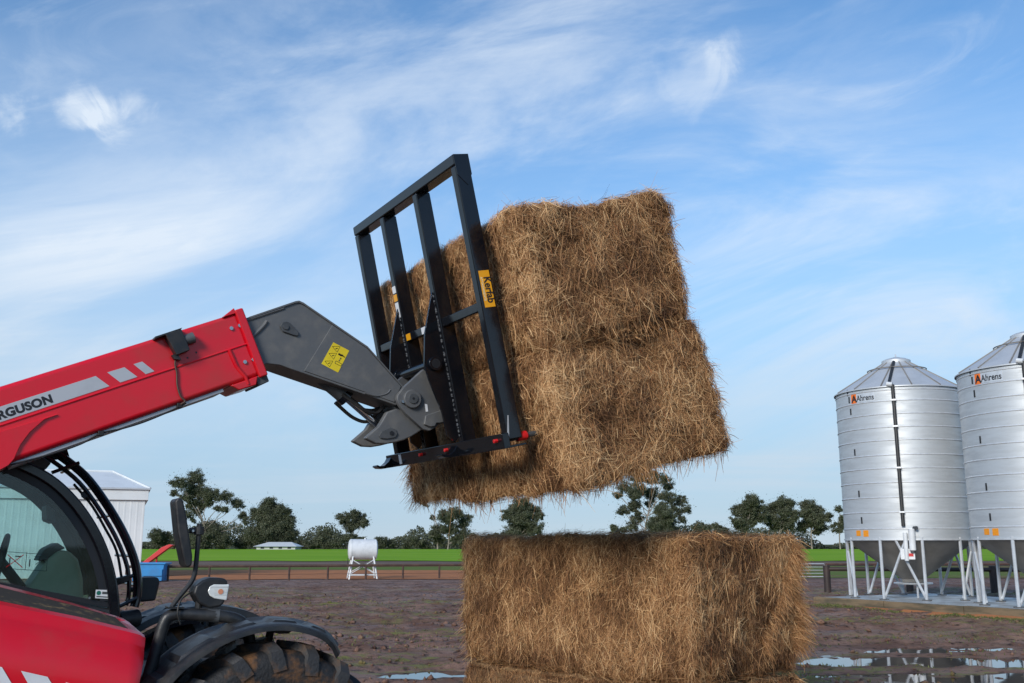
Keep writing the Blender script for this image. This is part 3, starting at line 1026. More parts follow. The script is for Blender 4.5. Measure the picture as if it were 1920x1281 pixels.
def build_tree(i, bx, lobes, name, label, dens):
    rng = np.random.default_rng(100 + i)
    rnd = random.Random(100 + i)
    by = 330 + rnd.uniform(-6, 8) - (6 if 'conical' in name or 'round' in name else 0)
    root = empty(name, (bx, by, 0))
    tag(root, label, 'shrub' if 'shrub' in name else 'tree', 'trees along the far edge of the field')
    top = max(z for _, z, _ in lobes)
    zmin = min(z - r for _, z, r in lobes)
    # trunk and limbs
    tr = MB()
    r0 = 0.013 * top + 0.10
    big_l = sorted(lobes, key=lambda l: -l[1])[:4]
    tx = sum(l[0] for l in big_l) / len(big_l)
    lead = [Vector((0, 0, -0.2)), Vector((tx * .12 + rnd.uniform(-.2, .2), 0, top * .28)), Vector((tx * .45, rnd.uniform(-.5, .5), top * .58)), Vector((tx, 0, top * .9))]
    path = smooth_path(lead, 5)
    tr.tube(path, r0, 7, r1=r0 * 0.25)
    lobes3 = []
    for (x, z, r) in lobes:
        y = rnd.uniform(-1, 1) * max(r, 0.18 * top)
        lobes3.append((x, y, z, r * 1.25))
        zs = min(max(z * rnd.uniform(.42, .62), top * .12), top * .7)
        k1 = min(path, key=lambda p: abs(p.z - zs))
        k3 = Vector((x, y, z))
        k2 = k1 + (k3 - k1) * .5 + Vector((0, 0, -abs(x - k1.x) * .12 + rnd.uniform(-.3, .3)))
        pts = [k1 * (1 - t) ** 2 + k2 * 2 * t * (1 - t) + k3 * t * t for t in (0, .2, .4, .6, .8, 1)]
        for k in range(1, 5):
            pts[k] = pts[k] + Vector((rnd.uniform(-1, 1), rnd.uniform(-1, 1), rnd.uniform(-1, 1))) * .14 * r
        tr.tube(pts, r0 * 0.42, 5, r1=r0 * 0.08)
        for s in range(3):
            e = k3 + Vector((rnd.uniform(-1, 1), rnd.uniform(-1, 1), rnd.uniform(-.2, 1))) * r * 0.8
            tr.tube([pts[3], (pts[3] + e) / 2 + Vector((0, 0, .2)), e], r0 * 0.14, 4, r1=0.02)
        if 'shrub' not in name and rnd.random() < .55 and r > 1.5:
            pk = pts[3]
            lobes3.append((pk.x + rnd.uniform(-.5, .5), pk.y, pk.z + .4, r * .62))
    tr.build('trunk', M['bark'], root)
    # foliage: small leaf sprays gathered in clumps inside every lobe
    P, T = [], []
    for (x, y, z, r) in lobes3:
        nc = int(10 * r ** 1.2 * dens) + 7
        for c in range(nc):
            d = rng.normal(size=3)
            d /= np.linalg.norm(d)
            cc = np.array([x, y, z]) + d * r * rng.uniform(0.25, 0.95) * np.array([1.05, 1.0, 0.85])
            cr = rng.uniform(0.34, 0.62) * (0.45 + 0.50 * r)
            nl = int(120 * cr ** 1.6 * (0.6 + dens * 0.6)) + 20
            q = rng.normal(size=(nl, 3))
            q /= np.linalg.norm(q, axis=1)[:, None]
            q *= (rng.random(nl) ** 0.55 * rng.uniform(.8, 1.35, nl))[:, None] * cr
            q[:, 2] *= 0.75
            P.append(cc + q)
            T.append(np.clip(rng.normal(0.42, 0.13) + rng.normal(0, 0.14, nl), 0, 1))
        nf_ = int(40 * r ** 2 * dens)               # loose outer sprays
        q = rng.normal(size=(nf_, 3)) * r * np.array([.55, .55, .42])
        P.append(np.array([x, y, z]) + q)
        T.append(np.clip(rng.normal(0.5, 0.16, nf_), 0, 1))
    P = np.concatenate(P)
    T = np.concatenate(T)
    P[:, 2] = np.maximum(P[:, 2], 0.1)
    n = len(P)
    a = rng.normal(size=(n, 3))
    a /= np.linalg.norm(a, axis=1)[:, None]
    b = rng.normal(size=(n, 3))
    b -= a * (a * b).sum(1)[:, None]
    b /= np.linalg.norm(b, axis=1)[:, None]
    s = rng.uniform(0.10, 0.25, n)[:, None]
    v = np.stack([P - a * s, P + b * s * .6, P + a * s, P - b * s * .6], 1).reshape(-1, 3)
    f = np.arange(4 * n).reshape(-1, 4)
    me = np_mesh('crown', v, f, M['leaf'], np.repeat(T, 4))
    part('crown', me, root)


for i, ((bx, lobes), (nm, lb, dn)) in enumerate(zip(TREES, TREE_INFO)):
    build_tree(i, bx, lobes, nm, lb, dn)


def far_woodland():
    rng = np.random.default_rng(77)
    n = 110000
    x = rng.uniform(-330, 330, n)
    hmax = 1.0 + 19.0 * np.clip(fbm(np.stack([x * 0.06, np.zeros(n), np.zeros(n)], -1), 5, 4) - .34, 0, 1)
    z = rng.random(n) ** 0.8 * hmax * (.75 + .25 * vnoise(np.stack([x * .7, np.zeros(n), np.zeros(n)], -1), 8))
    y = 372 + rng.uniform(-8, 14, n)
    P = np.stack([x, y, z], -1)
    a = rng.normal(size=(n, 3))
    a /= np.linalg.norm(a, axis=1)[:, None]
    b = rng.normal(size=(n, 3))
    b -= a * (a * b).sum(1)[:, None]
    b /= np.linalg.norm(b, axis=1)[:, None]
    s = rng.uniform(0.25, 0.55, n)[:, None]
    v = np.stack([P - a * s, P + b * s * .6, P + a * s, P - b * s * .6], 1).reshape(-1, 3)
    T = np.clip(0.25 + 0.35 * fbm(np.stack([x * .3, z * .4, np.zeros(n)], -1), 6, 3) + rng.normal(0, .1, n), 0, 1)
    o = link(bpy.data.objects.new('far_woodland', np_mesh('far_woodland', v, np.arange(4 * n).reshape(-1, 4), M['leaf'], np.repeat(T, 4))))
    o['kind'] = 'stuff'
    tag(o, 'far low belt of woodland along the horizon', 'woodland')


far_woodland()


# ------------------------------------------------------------------ silos on their slab
def build_slab():
    d = Vector((0.4755, -0.8797, 0))
    a = Vector((8.56, 28.72, 0))
    ang = math.atan2(d.y, d.x)
    s = empty('silo_slab', a, (0, 0, ang))
    tag(s, 'wet concrete silo slab edged with weathered timber sleepers', 'slab')
    # local x along the front edge towards the camera, local y to the back
    MB().box((-0.05, 0.13, -0.05), (16, 4.6, 0.245)).build('concrete', M['concrete'], s, bevel=0.01)
    for i in range(7):
        MB().box((i * 2.4 - 0.1, 0, -0.05), (i * 2.4 + 2.28, 0.12, 0.255 - 0.008 * (i % 2))).build('sleeper', M['timber'], s, bevel=0.012)
    MB().box((-0.19, 0.0, -0.05), (-0.11, 4.6, 0.24)).build('sleeper', M['timber'], s, bevel=0.012)
    rng = np.random.default_rng(9)
    k = empty('soil_spill', a, (0, 0, ang))
    k['kind'] = 'structure'
    xs = np.linspace(-0.5, 15, 160)
    vs, fs = [], []
    hh = 0.05 + 0.07 * fbm(np.stack([xs * 1.3, xs * 0, xs * 0], -1), 3, 4)
    for j, x in enumerate(xs):
        vs += [(x, 0.02, hh[j] if x > 1.5 else 0.02), (x, -0.25 - 0.2 * hh[j], 0.035), (x, -0.62 - 1.5 * hh[j], -0.03)]
    for j in range(len(xs) - 1):
        for q in range(2):
            fs.append((3 * j + q, 3 * j + 3 + q, 3 * j + 4 + q, 3 * j + 1 + q))
    o = MB().add(vs, fs).build('soil_bank', M['soil_orange'], k)


build_slab()

HOOPS = [0.29, 0.72, 1.12, 1.52, 1.90, 2.26, 2.66, 3.02, 3.38, 3.74, 4.04]


def build_silo(x, y, label, first=None):
    root = empty('grain_silo', (x, y, 0.245))
    tag(root, label, 'silo', 'galvanised grain silos on the slab')
    face = math.atan2(0 - y, 0 - x)            # the side towards the yard
    root.rotation_euler.z = face               # local +x looks at the yard; +y is to the picture's right
    if first:
        for ch in first.children:
            copy_tree(ch, root)
        return root
    Rr, zb, ze, za = 1.74, 1.575, 5.72, 6.72
    N_ = 96
    hz = [0.0] + HOOPS + [ze - zb]
    for i in range(len(hz) - 1):
        MB().lathe([(Rr, zb + hz[i] + 0.004), (Rr, zb + hz[i + 1] - 0.004)], N_).build('wall_band', M['galv'], root, smooth=60)
    hm = MB().lathe([(Rr - .004, -0.022), (Rr + 0.012, -0.014), (Rr + 0.017, 0), (Rr + 0.012, 0.014), (Rr - .004, 0.022)], N_).mesh('hoop', M['galv_leg'], 60)
    for h in HOOPS:
        part('hoop', hm, root, (0, 0, zb + h))
    MB().lathe([(Rr - .02, -0.02), (Rr + 0.02, -0.02), (Rr + .02, .02), (Rr - .02, .02)], N_).build('bottom_rim', M['galv_leg'], root).location.z = zb
    # roof: sheets between ribs, a raised lid
    rf = MB().lathe([(Rr + 0.05, ze - 0.03), (Rr + 0.05, ze), (0.36, za - 0.10)], N_).build('roof', M['galv_roof'], root, smooth=20)
    rm = MB().tube([(Rr + 0.05, 0, ze + .012), (0.36, 0, za - 0.088)], 0.018, 5).mesh('roof_rib', M['galv_dull'], 40)
    for k in range(14):
        part('roof_rib', rm, rf, rot=(0, 0, 2 * math.pi * (k + .45) / 14))
    MB().lathe([(0.80, ze + .665), (0.82, ze + .69), (0.79, ze + .70)], N_).build('roof_ring', M['galv_dull'], rf)
    MB().lathe([(0.36, za - .12), (0.40, za - .12), (0.40, za - .03), (0.30, za + .02), (0.0, za + .10)], 32).build('lid', M['galv_roof'], root, doubles=True)
    MB().prism([(-0.16, za + .04), (0.10, za + .04), (0.02, za + .17), (-0.05, za + .17)], -.02, .02).build('lid_lever', M['galv_roof'], root)
    # hopper
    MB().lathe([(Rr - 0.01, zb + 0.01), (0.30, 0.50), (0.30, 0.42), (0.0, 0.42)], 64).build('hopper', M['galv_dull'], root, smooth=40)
    MB().lathe([(0.0, 0.36), (0.50, 0.36), (0.52, 0.385), (0.50, 0.41), (0.31, 0.41)], 32).build('outlet_slide', M['galv_leg'], root)
    MB().tube([(0.30, .1, 0), (0.30, .1, 0.36)], 0.03, 8).build('outlet_stay', M['galv_leg'], root)
    # legs, in pairs of an upright and a leaning brace
    NL = 10
    for k in range(NL):
        a0 = 2 * math.pi * (k + 0.28) / NL
        a1 = 2 * math.pi * (k + 0.28 + (0.62 if k % 2 else -0.62)) / NL
        p0 = Vector((math.cos(a0) * (Rr - .02), math.sin(a0) * (Rr - .02), 0))
        p1 = Vector((math.cos(a1) * (Rr - .03), math.sin(a1) * (Rr - .03), zb))
        g = MB().tube([p0, p0 + Vector((0, 0, zb + .06))], 0.042, 8).build('leg', M['galv_leg'], root)
        MB().box((p0.x - .12, p0.y - .12, 0), (p0.x + .12, p0.y + .12, 0.025)).build('foot_plate', M['trim'], g)
        MB().tube([p0 * 0.97 + Vector((0, 0, .05)), p1], 0.036, 8).build('brace', M['galv_leg'], root)

    def wall(phi, z, r=Rr):
        return Vector((math.cos(phi) * r, math.sin(phi) * r, z))

    def patch(name, ph0, ph1, z0, z1, r, mat, n=6, depth=0.006):
        mb = MB()
        vs = []
        for i in range(n + 1):
            p = ph0 + (ph1 - ph0) * i / n
            vs += [wall(p, z0, r), wall(p, z1, r), wall(p, z1, r - depth), wall(p, z0, r - depth)]
        fs = []
        for i in range(n):
            b = 4 * i
            for q in range(4):
                fs.append((b + q, b + (q + 1) % 4, b + 4 + (q + 1) % 4, b + 4 + q))
        fs += [(0, 1, 2, 3), (4 * n, 4 * n + 1, 4 * n + 2, 4 * n + 3)]
        return mb.add(vs, fs).build(name, mat, root, smooth=30)
    # sight slots
    for zz, ph in ((ze - .05, -.90), (ze - .26, -.87), (ze - .60, -.85), (ze - 1.75, -.82), (ze - 2.9, -.79), (zb + .52, -.77)):
        patch('sight_slot', R(0) + ph, ph + 0.028, zz - .09, zz + .09, Rr + .008, M['ink'], 1)
    # brand plate
    ph0 = -0.80
    patch('logo_plate', ph0 - .012, ph0 + .44, ze - .378, ze - .135, Rr + .006, M['galv_leg'], 10)
    patch('logo_square', ph0, ph0 + .105, ze - .385, ze - .13, Rr + .010, M['logo_orange'], 4)

    def bend(r, ph, z):
        return lambda p: wall(ph + p.x / Rr, z + p.y, r + p.z)
    text_part('A', 0.27, None, 'lettering', M['ink'], root, bold=0.010, bend=bend(Rr + .0125, ph0 + .010, ze - .352))
    text_part('Ahrens', 0.225, None, 'lettering', M['ink'], root, bold=0.004, bend=bend(Rr + .0085, ph0 + .115, ze - .335), sx=.82)
    # warning stickers
    patch('sticker', -0.90, -0.80, zb + .10, zb + .25, Rr + .006, M['sticker_orange'], 3)
    patch('sticker', -0.74, -0.64, zb + .08, zb + .25, Rr + .006, M['sticker_orange'], 3)
    # black fill pipe from the lid down to the filter box
    ph = -0.075
    pts = [Vector((0.42, -.06, za - .12)), wall(ph - .06, ze + .06, Rr - .03)]
    MB().tube(pts, 0.045, 10).build('roof_pipe', M['plastic'], root)
    MB().tube([wall(ph - .08, ze + .05, Rr + .06), wall(ph, ze + .02, Rr + .09)], 0.062, 10).build('elbow', M['white'], root)
    MB().tube([wall(ph, ze + .02, Rr + .075), wall(ph, zb + .35, Rr + .075)], 0.048, 10).build('drop_pipe', M['plastic'], root)
    for h in (0.72, 1.9, 3.02, 3.74):
        patch('pipe_clip', ph - .035, ph + .035, zb + h - .02, zb + h + .02, Rr + .135, M['galv_leg'], 3, 0.13)
    b1 = MB().tube([wall(0.03, zb - .28, Rr + .09), wall(0.03, zb + .28, Rr + .09)], 0.085, 14).build('filter_can', M['white'], root)
    MB().tube([wall(0.03, zb - .34, Rr + .09), wall(0.03, zb - .28, Rr + .09)], 0.06, 12).build('filter_cup', M['trim'], b1)
    MB().tube([wall(-.06, zb - .55, Rr + .08), wall(-.06, zb + .18, Rr + .08)], 0.055, 10).build('air_pipe', M['white'], root)
    MB().tube([wall(.07, zb + .30, Rr + .05), wall(.10, zb + .30, Rr + .16)], 0.05, 10).build('valve', M['trim'], root)
    b2 = MB().box((Rr + .0, -.26, zb - .52), (Rr + .07, .10, zb - .24)).build('control_box', M['white'], root, bevel=0.012)
    MB().box((Rr + .071, -.06, zb - .44), (Rr + .076, .06, zb - .36)).build('red_label', M['red_ink'], b2)
    return root


silo1 = build_silo(11.21, 28.6, 'nearly whole galvanised silo with hopper, left of the pair')
silo2 = build_silo(13.19, 24.95, 'nearer galvanised silo cut off by the right edge of the picture', silo1)


# ------------------------------------------------------------------ telehandler
VO = Vector((-0.44, 6.88, 0.0))
VYAW = R(30)
tele = empty('telehandler', VO, (0, 0, VYAW))
tag(tele, 'red telehandler with black cab and raised boom, cut off at the left', 'telehandler')




def uw(pts, w):
    return [(u, -w, z) for u, z in pts]


def boom_parts():
    EL = R(24.0)
    dx, dz = math.cos(EL), math.sin(EL)
    bx, bz = -1.336, 2.739
    Hb = 0.412

    def bp(s, t):
        return (bx + dx * s - dz * t, bz + dz * s + dx * t)
    boom = MB().prism([bp(-3.75, 0), bp(-0.04, 0), bp(-0.04, Hb), bp(-3.75, Hb)], -.16, .16).build('boom', M['red'], tele, bevel=0.028, seg=3)
    # welded collar at the mouth
    MB().prism([bp(-0.055, -0.016), bp(0, -0.016), bp(0, Hb + 0.016), bp(-0.055, Hb + 0.016)], -.178, .178).build('collar', M['red'], boom, bevel=0.01)
    MB().prism([bp(-0.14, Hb - 0.005), bp(-0.05, Hb - .005), bp(-0.05, Hb + 0.03)], -.17, .17).build('collar_lip', M['red'], boom, bevel=0.004)
    MB().tube(uw([bp(-3.7, .208), bp(-0.05, .208)], .160), 0.007, 6).build('weld_seam', M['red'], boom)
    MB().prism([bp(-0.20, -0.045), bp(-0.09, -0.05), bp(-0.06, 0.0), bp(-0.24, 0.0)], -.17, .17).build('wear_pad_block', M['red'], boom, bevel=0.008)
    MB().prism([bp(-0.075, -0.06), bp(0.0, -0.055), bp(0.0, 0.0), bp(-0.075, 0.0)], -.15, .15).build('wear_pad', M['trim'], boom, bevel=0.006)
    MB().tube(uw([bp(-0.17, .205), bp(-0.165, .10), bp(-0.135, .02), bp(-0.135, -.03)], .166), 0.011, 8).build('collar_rib', M['red'], boom)
    # grey inner section showing as a strip below
    MB().prism([bp(-1.5, -0.022), bp(-0.28, -0.022), bp(-0.28, 0.0), bp(-1.5, 0.0)], -.12, .135).build('slide_strip', M['silver'], boom, bevel=0.004)
    # lift cylinder gusset
    MB().prism([(-2.495, 2.404), (-2.56, 2.372), (-2.625, 2.30), (-2.667, 2.227), (-2.69, 2.151), (-2.715, 2.115), (-2.78, 2.07), (-3.2, 1.86), (-3.9, 1.60), (-4.2, 1.6), (-4.2, 1.72)],
               -.172, .174).build('gusset', M['red'], boom, bevel=0.012, seg=2)
    # decals: silver band with the maker's name
    q = lambda pts, w0=.1595, w1=.1622: MB().prism(pts, w0, w1)
    q([(-3.70, 2.022), (-2.317, 2.636), (-2.239, 2.584), (-3.66, 1.950)]).build('silver_band', M['silver'], boom)
    q([(-2.257, 2.662), (-2.167, 2.700), (-2.092, 2.650), (-2.182, 2.610)]).build('silver_band', M['silver'], boom)
    q([(-2.119, 2.722), (-2.072, 2.742), (-2.000, 2.691), (-2.047, 2.670)]).build('silver_band', M['silver'], boom)
    text_part('MASSEY FERGUSON', 0.064, plane_mtx((-2.522, -.1625, 2.474), (dx, 0, dz), (-dz, 0, dx)), 'lettering', M['ink'], boom,
              bold=0.0032, sx=1.06, align='RIGHT', spacing=1.05)
    hexm = MB().tube([(0, 0.004, 0), (0, -0.010, 0)], 0.0125, 6).mesh('bolt', M['steel'], 30)
    for u, z in ((-1.57, 2.994), (-1.519, 3.017), (-1.476, 2.793), (-1.424, 2.814)):
        part('bolt', hexm, boom, (u, -.160, z), (0, R(20 * u), 0))
    for s, t in ((-.42, .24), (-.36, .255)):
        a = bp(s, t)
        part('bolt_hole', MB().tube([(0, 0.004, 0), (0, -0.0012, 0)], 0.006, 8).mesh('bolt_hole', M['ink']), boom, (a[0], -.160, a[1]))
    # camera in its bracket
    cb = MB().prism([(-2.012, 2.868), (-1.99, 2.895), (-1.876, 2.945), (-1.815, 2.826), (-1.893, 2.785), (-1.945, 2.905)], .150, .215)
    cb = MB().prism([(-1.965, 2.905), (-1.876, 2.945), (-1.818, 2.826), (-1.893, 2.787)], .158, .225).build('camera_box', M['plastic'], boom, bevel=0.004)
    MB().prism([(-2.02, 2.872), (-1.876, 2.946), (-1.870, 2.956), (-2.022, 2.885)], -.06, .222).build('bracket', M['plastic'], cb, bevel=0.003)
    MB().tube([(-1.85, -.19, 2.885), (-1.795, -.19, 2.908)], 0.03, 12, r1=0.034).build('camera_lens', M['trim'], cb)
    MB().prism([(-1.915, 2.79), (-1.885, 2.80), (-1.86, 2.765), (-1.90, 2.768)], .165, .20).build('cable_clip', M['plastic'], cb)
    MB().tube(smooth_path(uw([(-1.885, 2.785), (-1.888, 2.74), (-1.875, 2.69), (-1.868, 2.62), (-1.845, 2.555), (-1.818, 2.527), (-1.84, 2.505)], .170)), 0.0055, 6).build('cable', M['rust'], cb)
    cab_pts = [bp(s, t) for s, t in ((-.52, -.01), (-.60, -.022), (-.78, -.032), (-.92, -.025), (-1.02, -.012), (-1.14, -.03), (-1.30, -.028), (-1.5, -.01))]
    MB().tube(smooth_path(uw(cab_pts, .155)), 0.006, 6).build('cable', M['rubber'], boom)
    for s in (-.56, -1.02):
        a = bp(s, -.012)
        MB().box((a[0] - .016, -.166, a[1] - .014), (a[0] + .016, -.13, a[1] + .014)).build('cable_tie', M['rubber'], boom, bevel=0.003)

    # gooseneck
    top = [(-1.46, 3.083), (-1.17, 3.219), (-1.145, 3.226), (-1.115, 3.216), (-.669, 2.974), (-.405, 2.726)]
    gp = [(-1.75, 2.95)] + top + [(-.420, 2.68), (-.453, 2.599), (-1.20, 2.786), (-1.249, 2.799), (-1.33, 2.80), (-1.72, 2.63)]
    goose = MB().prism(gp, -.135, .135).build('boom_head', M['grey'], tele, bevel=0.006)
    nose = [(-.917, 3.092), (-.669, 2.958), (-.425, 2.728), (-.440, 2.69), (-.468, 2.618), (-1.093, 2.775)]
    for w0, w1 in ((.134, .1415), (-.1415, -.134)):
        MB().prism(nose, w0, w1).build('cheek_plate', M['grey'], goose, bevel=0.003)
    lip = top + [(u + .0, z - .014) for u, z in reversed(top)]
    MB().prism(lip, -.146, .146).build('top_flange', M['grey'], goose, bevel=0.003)
    MB().tube(smooth_path(uw([(-1.46, 2.93), (-1.43, 2.96), (-1.37, 3.03), (-1.345, 3.07)], .136)), 0.012, 8).build('weld_bead', M['grey'], goose)
    MB().tube(uw([(-1.47, 3.06), (-1.24, 3.165)], .136), 0.009, 6).build('weld_bead', M['grey'], goose)
    MB().tube(smooth_path(uw([(-.68, 2.665), (-.60, 2.652), (-.53, 2.67), (-.50, 2.70)], .141)), 0.006, 6).build('weld_bead', M['grey'], goose)
    pin = MB().prism([(-1.262, 3.045), (-1.25, 3.07), (-1.225, 3.08), (-1.198, 3.072), (-1.142, 3.018), (-1.139, 3.003), (-1.148, 2.994), (-1.165, 2.994), (-1.243, 3.012)], .136, .150).build('pin_keeper', M['trim'], goose, bevel=0.004)
    MB().tube([(-1.226, -.14, 3.043), (-1.226, -.158, 3.043)], 0.018, 12).build('pin_head', M['trim'], pin)
    # warning label with its pictograms
    p0, ea, eb = Vector((-.907, 2.978)), Vector((.110, -.0445)), Vector((-.0745, -.148))

    def zl(X, Y):
        rx, ry = X - 590, Y - 185
        a = (rx * 645 + ry * 380) / 396825.0
        b = (465 * ry - 255 * rx) / 396825.0
        v = p0 + ea * a + eb * b
        return (v.x, v.y)
    lab = MB().prism([zl(590, 185), zl(1055, 440), zl(690, 1100), zl(210, 830)], .1405, .1430).build('warning_label', M['yellow'], goose)
    ink = MB()

    def line(pts, r=.0016):
        ink.tube(uw([zl(*p) for p in pts], .1432), r, 4)
    for cx, cy in ((670, 375), (555, 585), (430, 815)):
        line([(cx - 115, cy - 65), (cx + 115, cy - 65), (cx + 15, cy + 110), (cx - 115, cy - 65)])
        line([(cx - 25, cy + 15), (cx + 10, cy - 5), (cx + 40, cy - 10)], .0022)
    line([(640, 745), (815, 845), (775, 905), (605, 815), (640, 745)])
    line([(790, 655), (738, 752)], .002)
    line([(770, 675), (792, 650), (806, 690)], .002)
    line([(720, 735), (736, 758), (760, 740)], .002)
    line([(725, 535), (790, 575), (850, 590)], .0065)
    line([(850, 600), (910, 640)], .003)
    ink.build('pictogram', M['ink'], lab)
    # crowd cylinder
    cyl = MB().tube([(-1.15, 0, 2.93), (-.752, 0, 2.647)], 0.055, 14).build('crowd_cylinder', M['trim'], tele)
    MB().tube([(-.78, 0, 2.668), (-.745, 0, 2.642)], 0.062, 14).build('gland', M['black'], cyl)
    MB().tube([(-.752, 0, 2.647), (-.50, 0, 2.462)], 0.026, 14).build('rod', M['chrome'], cyl)
    for k, (o1, o2) in enumerate(((.03, .05), (.0, -.05), (-.04, .08))):
        MB().tube(smooth_path([(-.80, o2, 2.66 + o1), (-.66, o2 * 1.3, 2.57 + o1), (-.56, o2, 2.55 + o1), (-.50, o2 * .6, 2.60)]), 0.012, 6).build('hose', M['rubber'], cyl)
    # coupler carriage
    car = MB().prism([(-.46, 2.60), (-.40, 2.70), (-.25, 2.78), (-.17, 2.70), (-.16, 2.60), (-.25, 2.48), (-.40, 2.50)], -.10, .10).build('coupler', M['trim'], tele, bevel=0.01)
    cp = [(-.474, 2.632), (-.470, 2.66), (-.425, 2.72), (-.29, 2.848), (-.245, 2.845), (-.208, 2.823), (-.165, 2.785), (-.147, 2.752), (-.140, 2.68), (-.150, 2.602), (-.086, 2.611), (-.06, 2.60), (-.044, 2.566), (-.049, 2.533),
          (-.070, 2.515), (-.167, 2.484), (-.19, 2.461), (-.236, 2.437), (-.282, 2.445), (-.421, 2.552), (-.462, 2.60)]
    for w0, w1 in ((.155, .195), (-.195, -.155)):
        pl = MB().prism(cp, w0, w1).build('side_plate', M['grey'], car, bevel=0.006)
    MB().prism([(-.285, 2.475), (-.275, 2.535), (-.17, 2.575), (-.145, 2.605), (-.085, 2.612), (-.05, 2.58), (-.052, 2.535), (-.165, 2.492), (-.195, 2.49), (-.205, 2.468), (-.24, 2.462)], .194, .216).build('latch_plate', M['grey'], car, bevel=0.005)
    MB().tube([(-.372, .215, 2.639), (-.372, -.222, 2.639)], 0.062, 24).build('pivot_boss', M['grey'], car, bevel=0.006)
    MB().tube([(-.372, -.220, 2.639), (-.372, -.230, 2.639)], 0.034, 16).build('pivot_pin', M['trim'], car, bevel=0.003)
    MB().tube([(-.372, -.229, 2.639), (-.372, -.2315, 2.639)], 0.009, 8).build('grease_nipple', M['ink'], car)
    MB().tube([(-.077, -.19, 2.563), (-.077, -.226, 2.563)], 0.019, 12).build('latch_pin', M['steel'], car, bevel=0.003)
    MB().tube([(-.437, -.19, 2.617), (-.437, -.212, 2.617)], 0.012, 6).build('bolt', M['steel'], car)
    MB().tube([(-.322, -.19, 2.668), (-.322, -.205, 2.668)], 0.007, 6).build('bolt', M['steel'], car)
    MB().prism([(-.275, 2.615), (-.258, 2.612), (-.250, 2.565), (-.266, 2.562)], .195, .198).build('white_mark', M['white_decal'], car)
    ear = [(-.668, 2.372), (-.575, 2.455), (-.548, 2.50), (-.519, 2.552), (-.452, 2.578), (-.36, 2.56), (-.254, 2.453), (-.345, 2.395), (-.40, 2.37), (-.458, 2.353), (-.52, 2.341), (-.591, 2.341)]
    for w0, w1 in ((.085, .140), (-.140, -.085)):
        MB().prism(ear, w0, w1).build('rocker_link', M['grey'], car, bevel=0.010)
    MB().prism([(-.577, 2.39), (-.56, 2.42), (-.50, 2.45), (-.462, 2.44), (-.445, 2.41), (-.46, 2.385), (-.52, 2.372), (-.565, 2.373)], .140, .152).build('pin_keeper', M['trim'], car, bevel=0.004)
    MB().tube([(-.49, -.14, 2.412), (-.49, -.158, 2.412)], 0.014, 10).build('pin_head', M['ink'], car)


boom_parts()


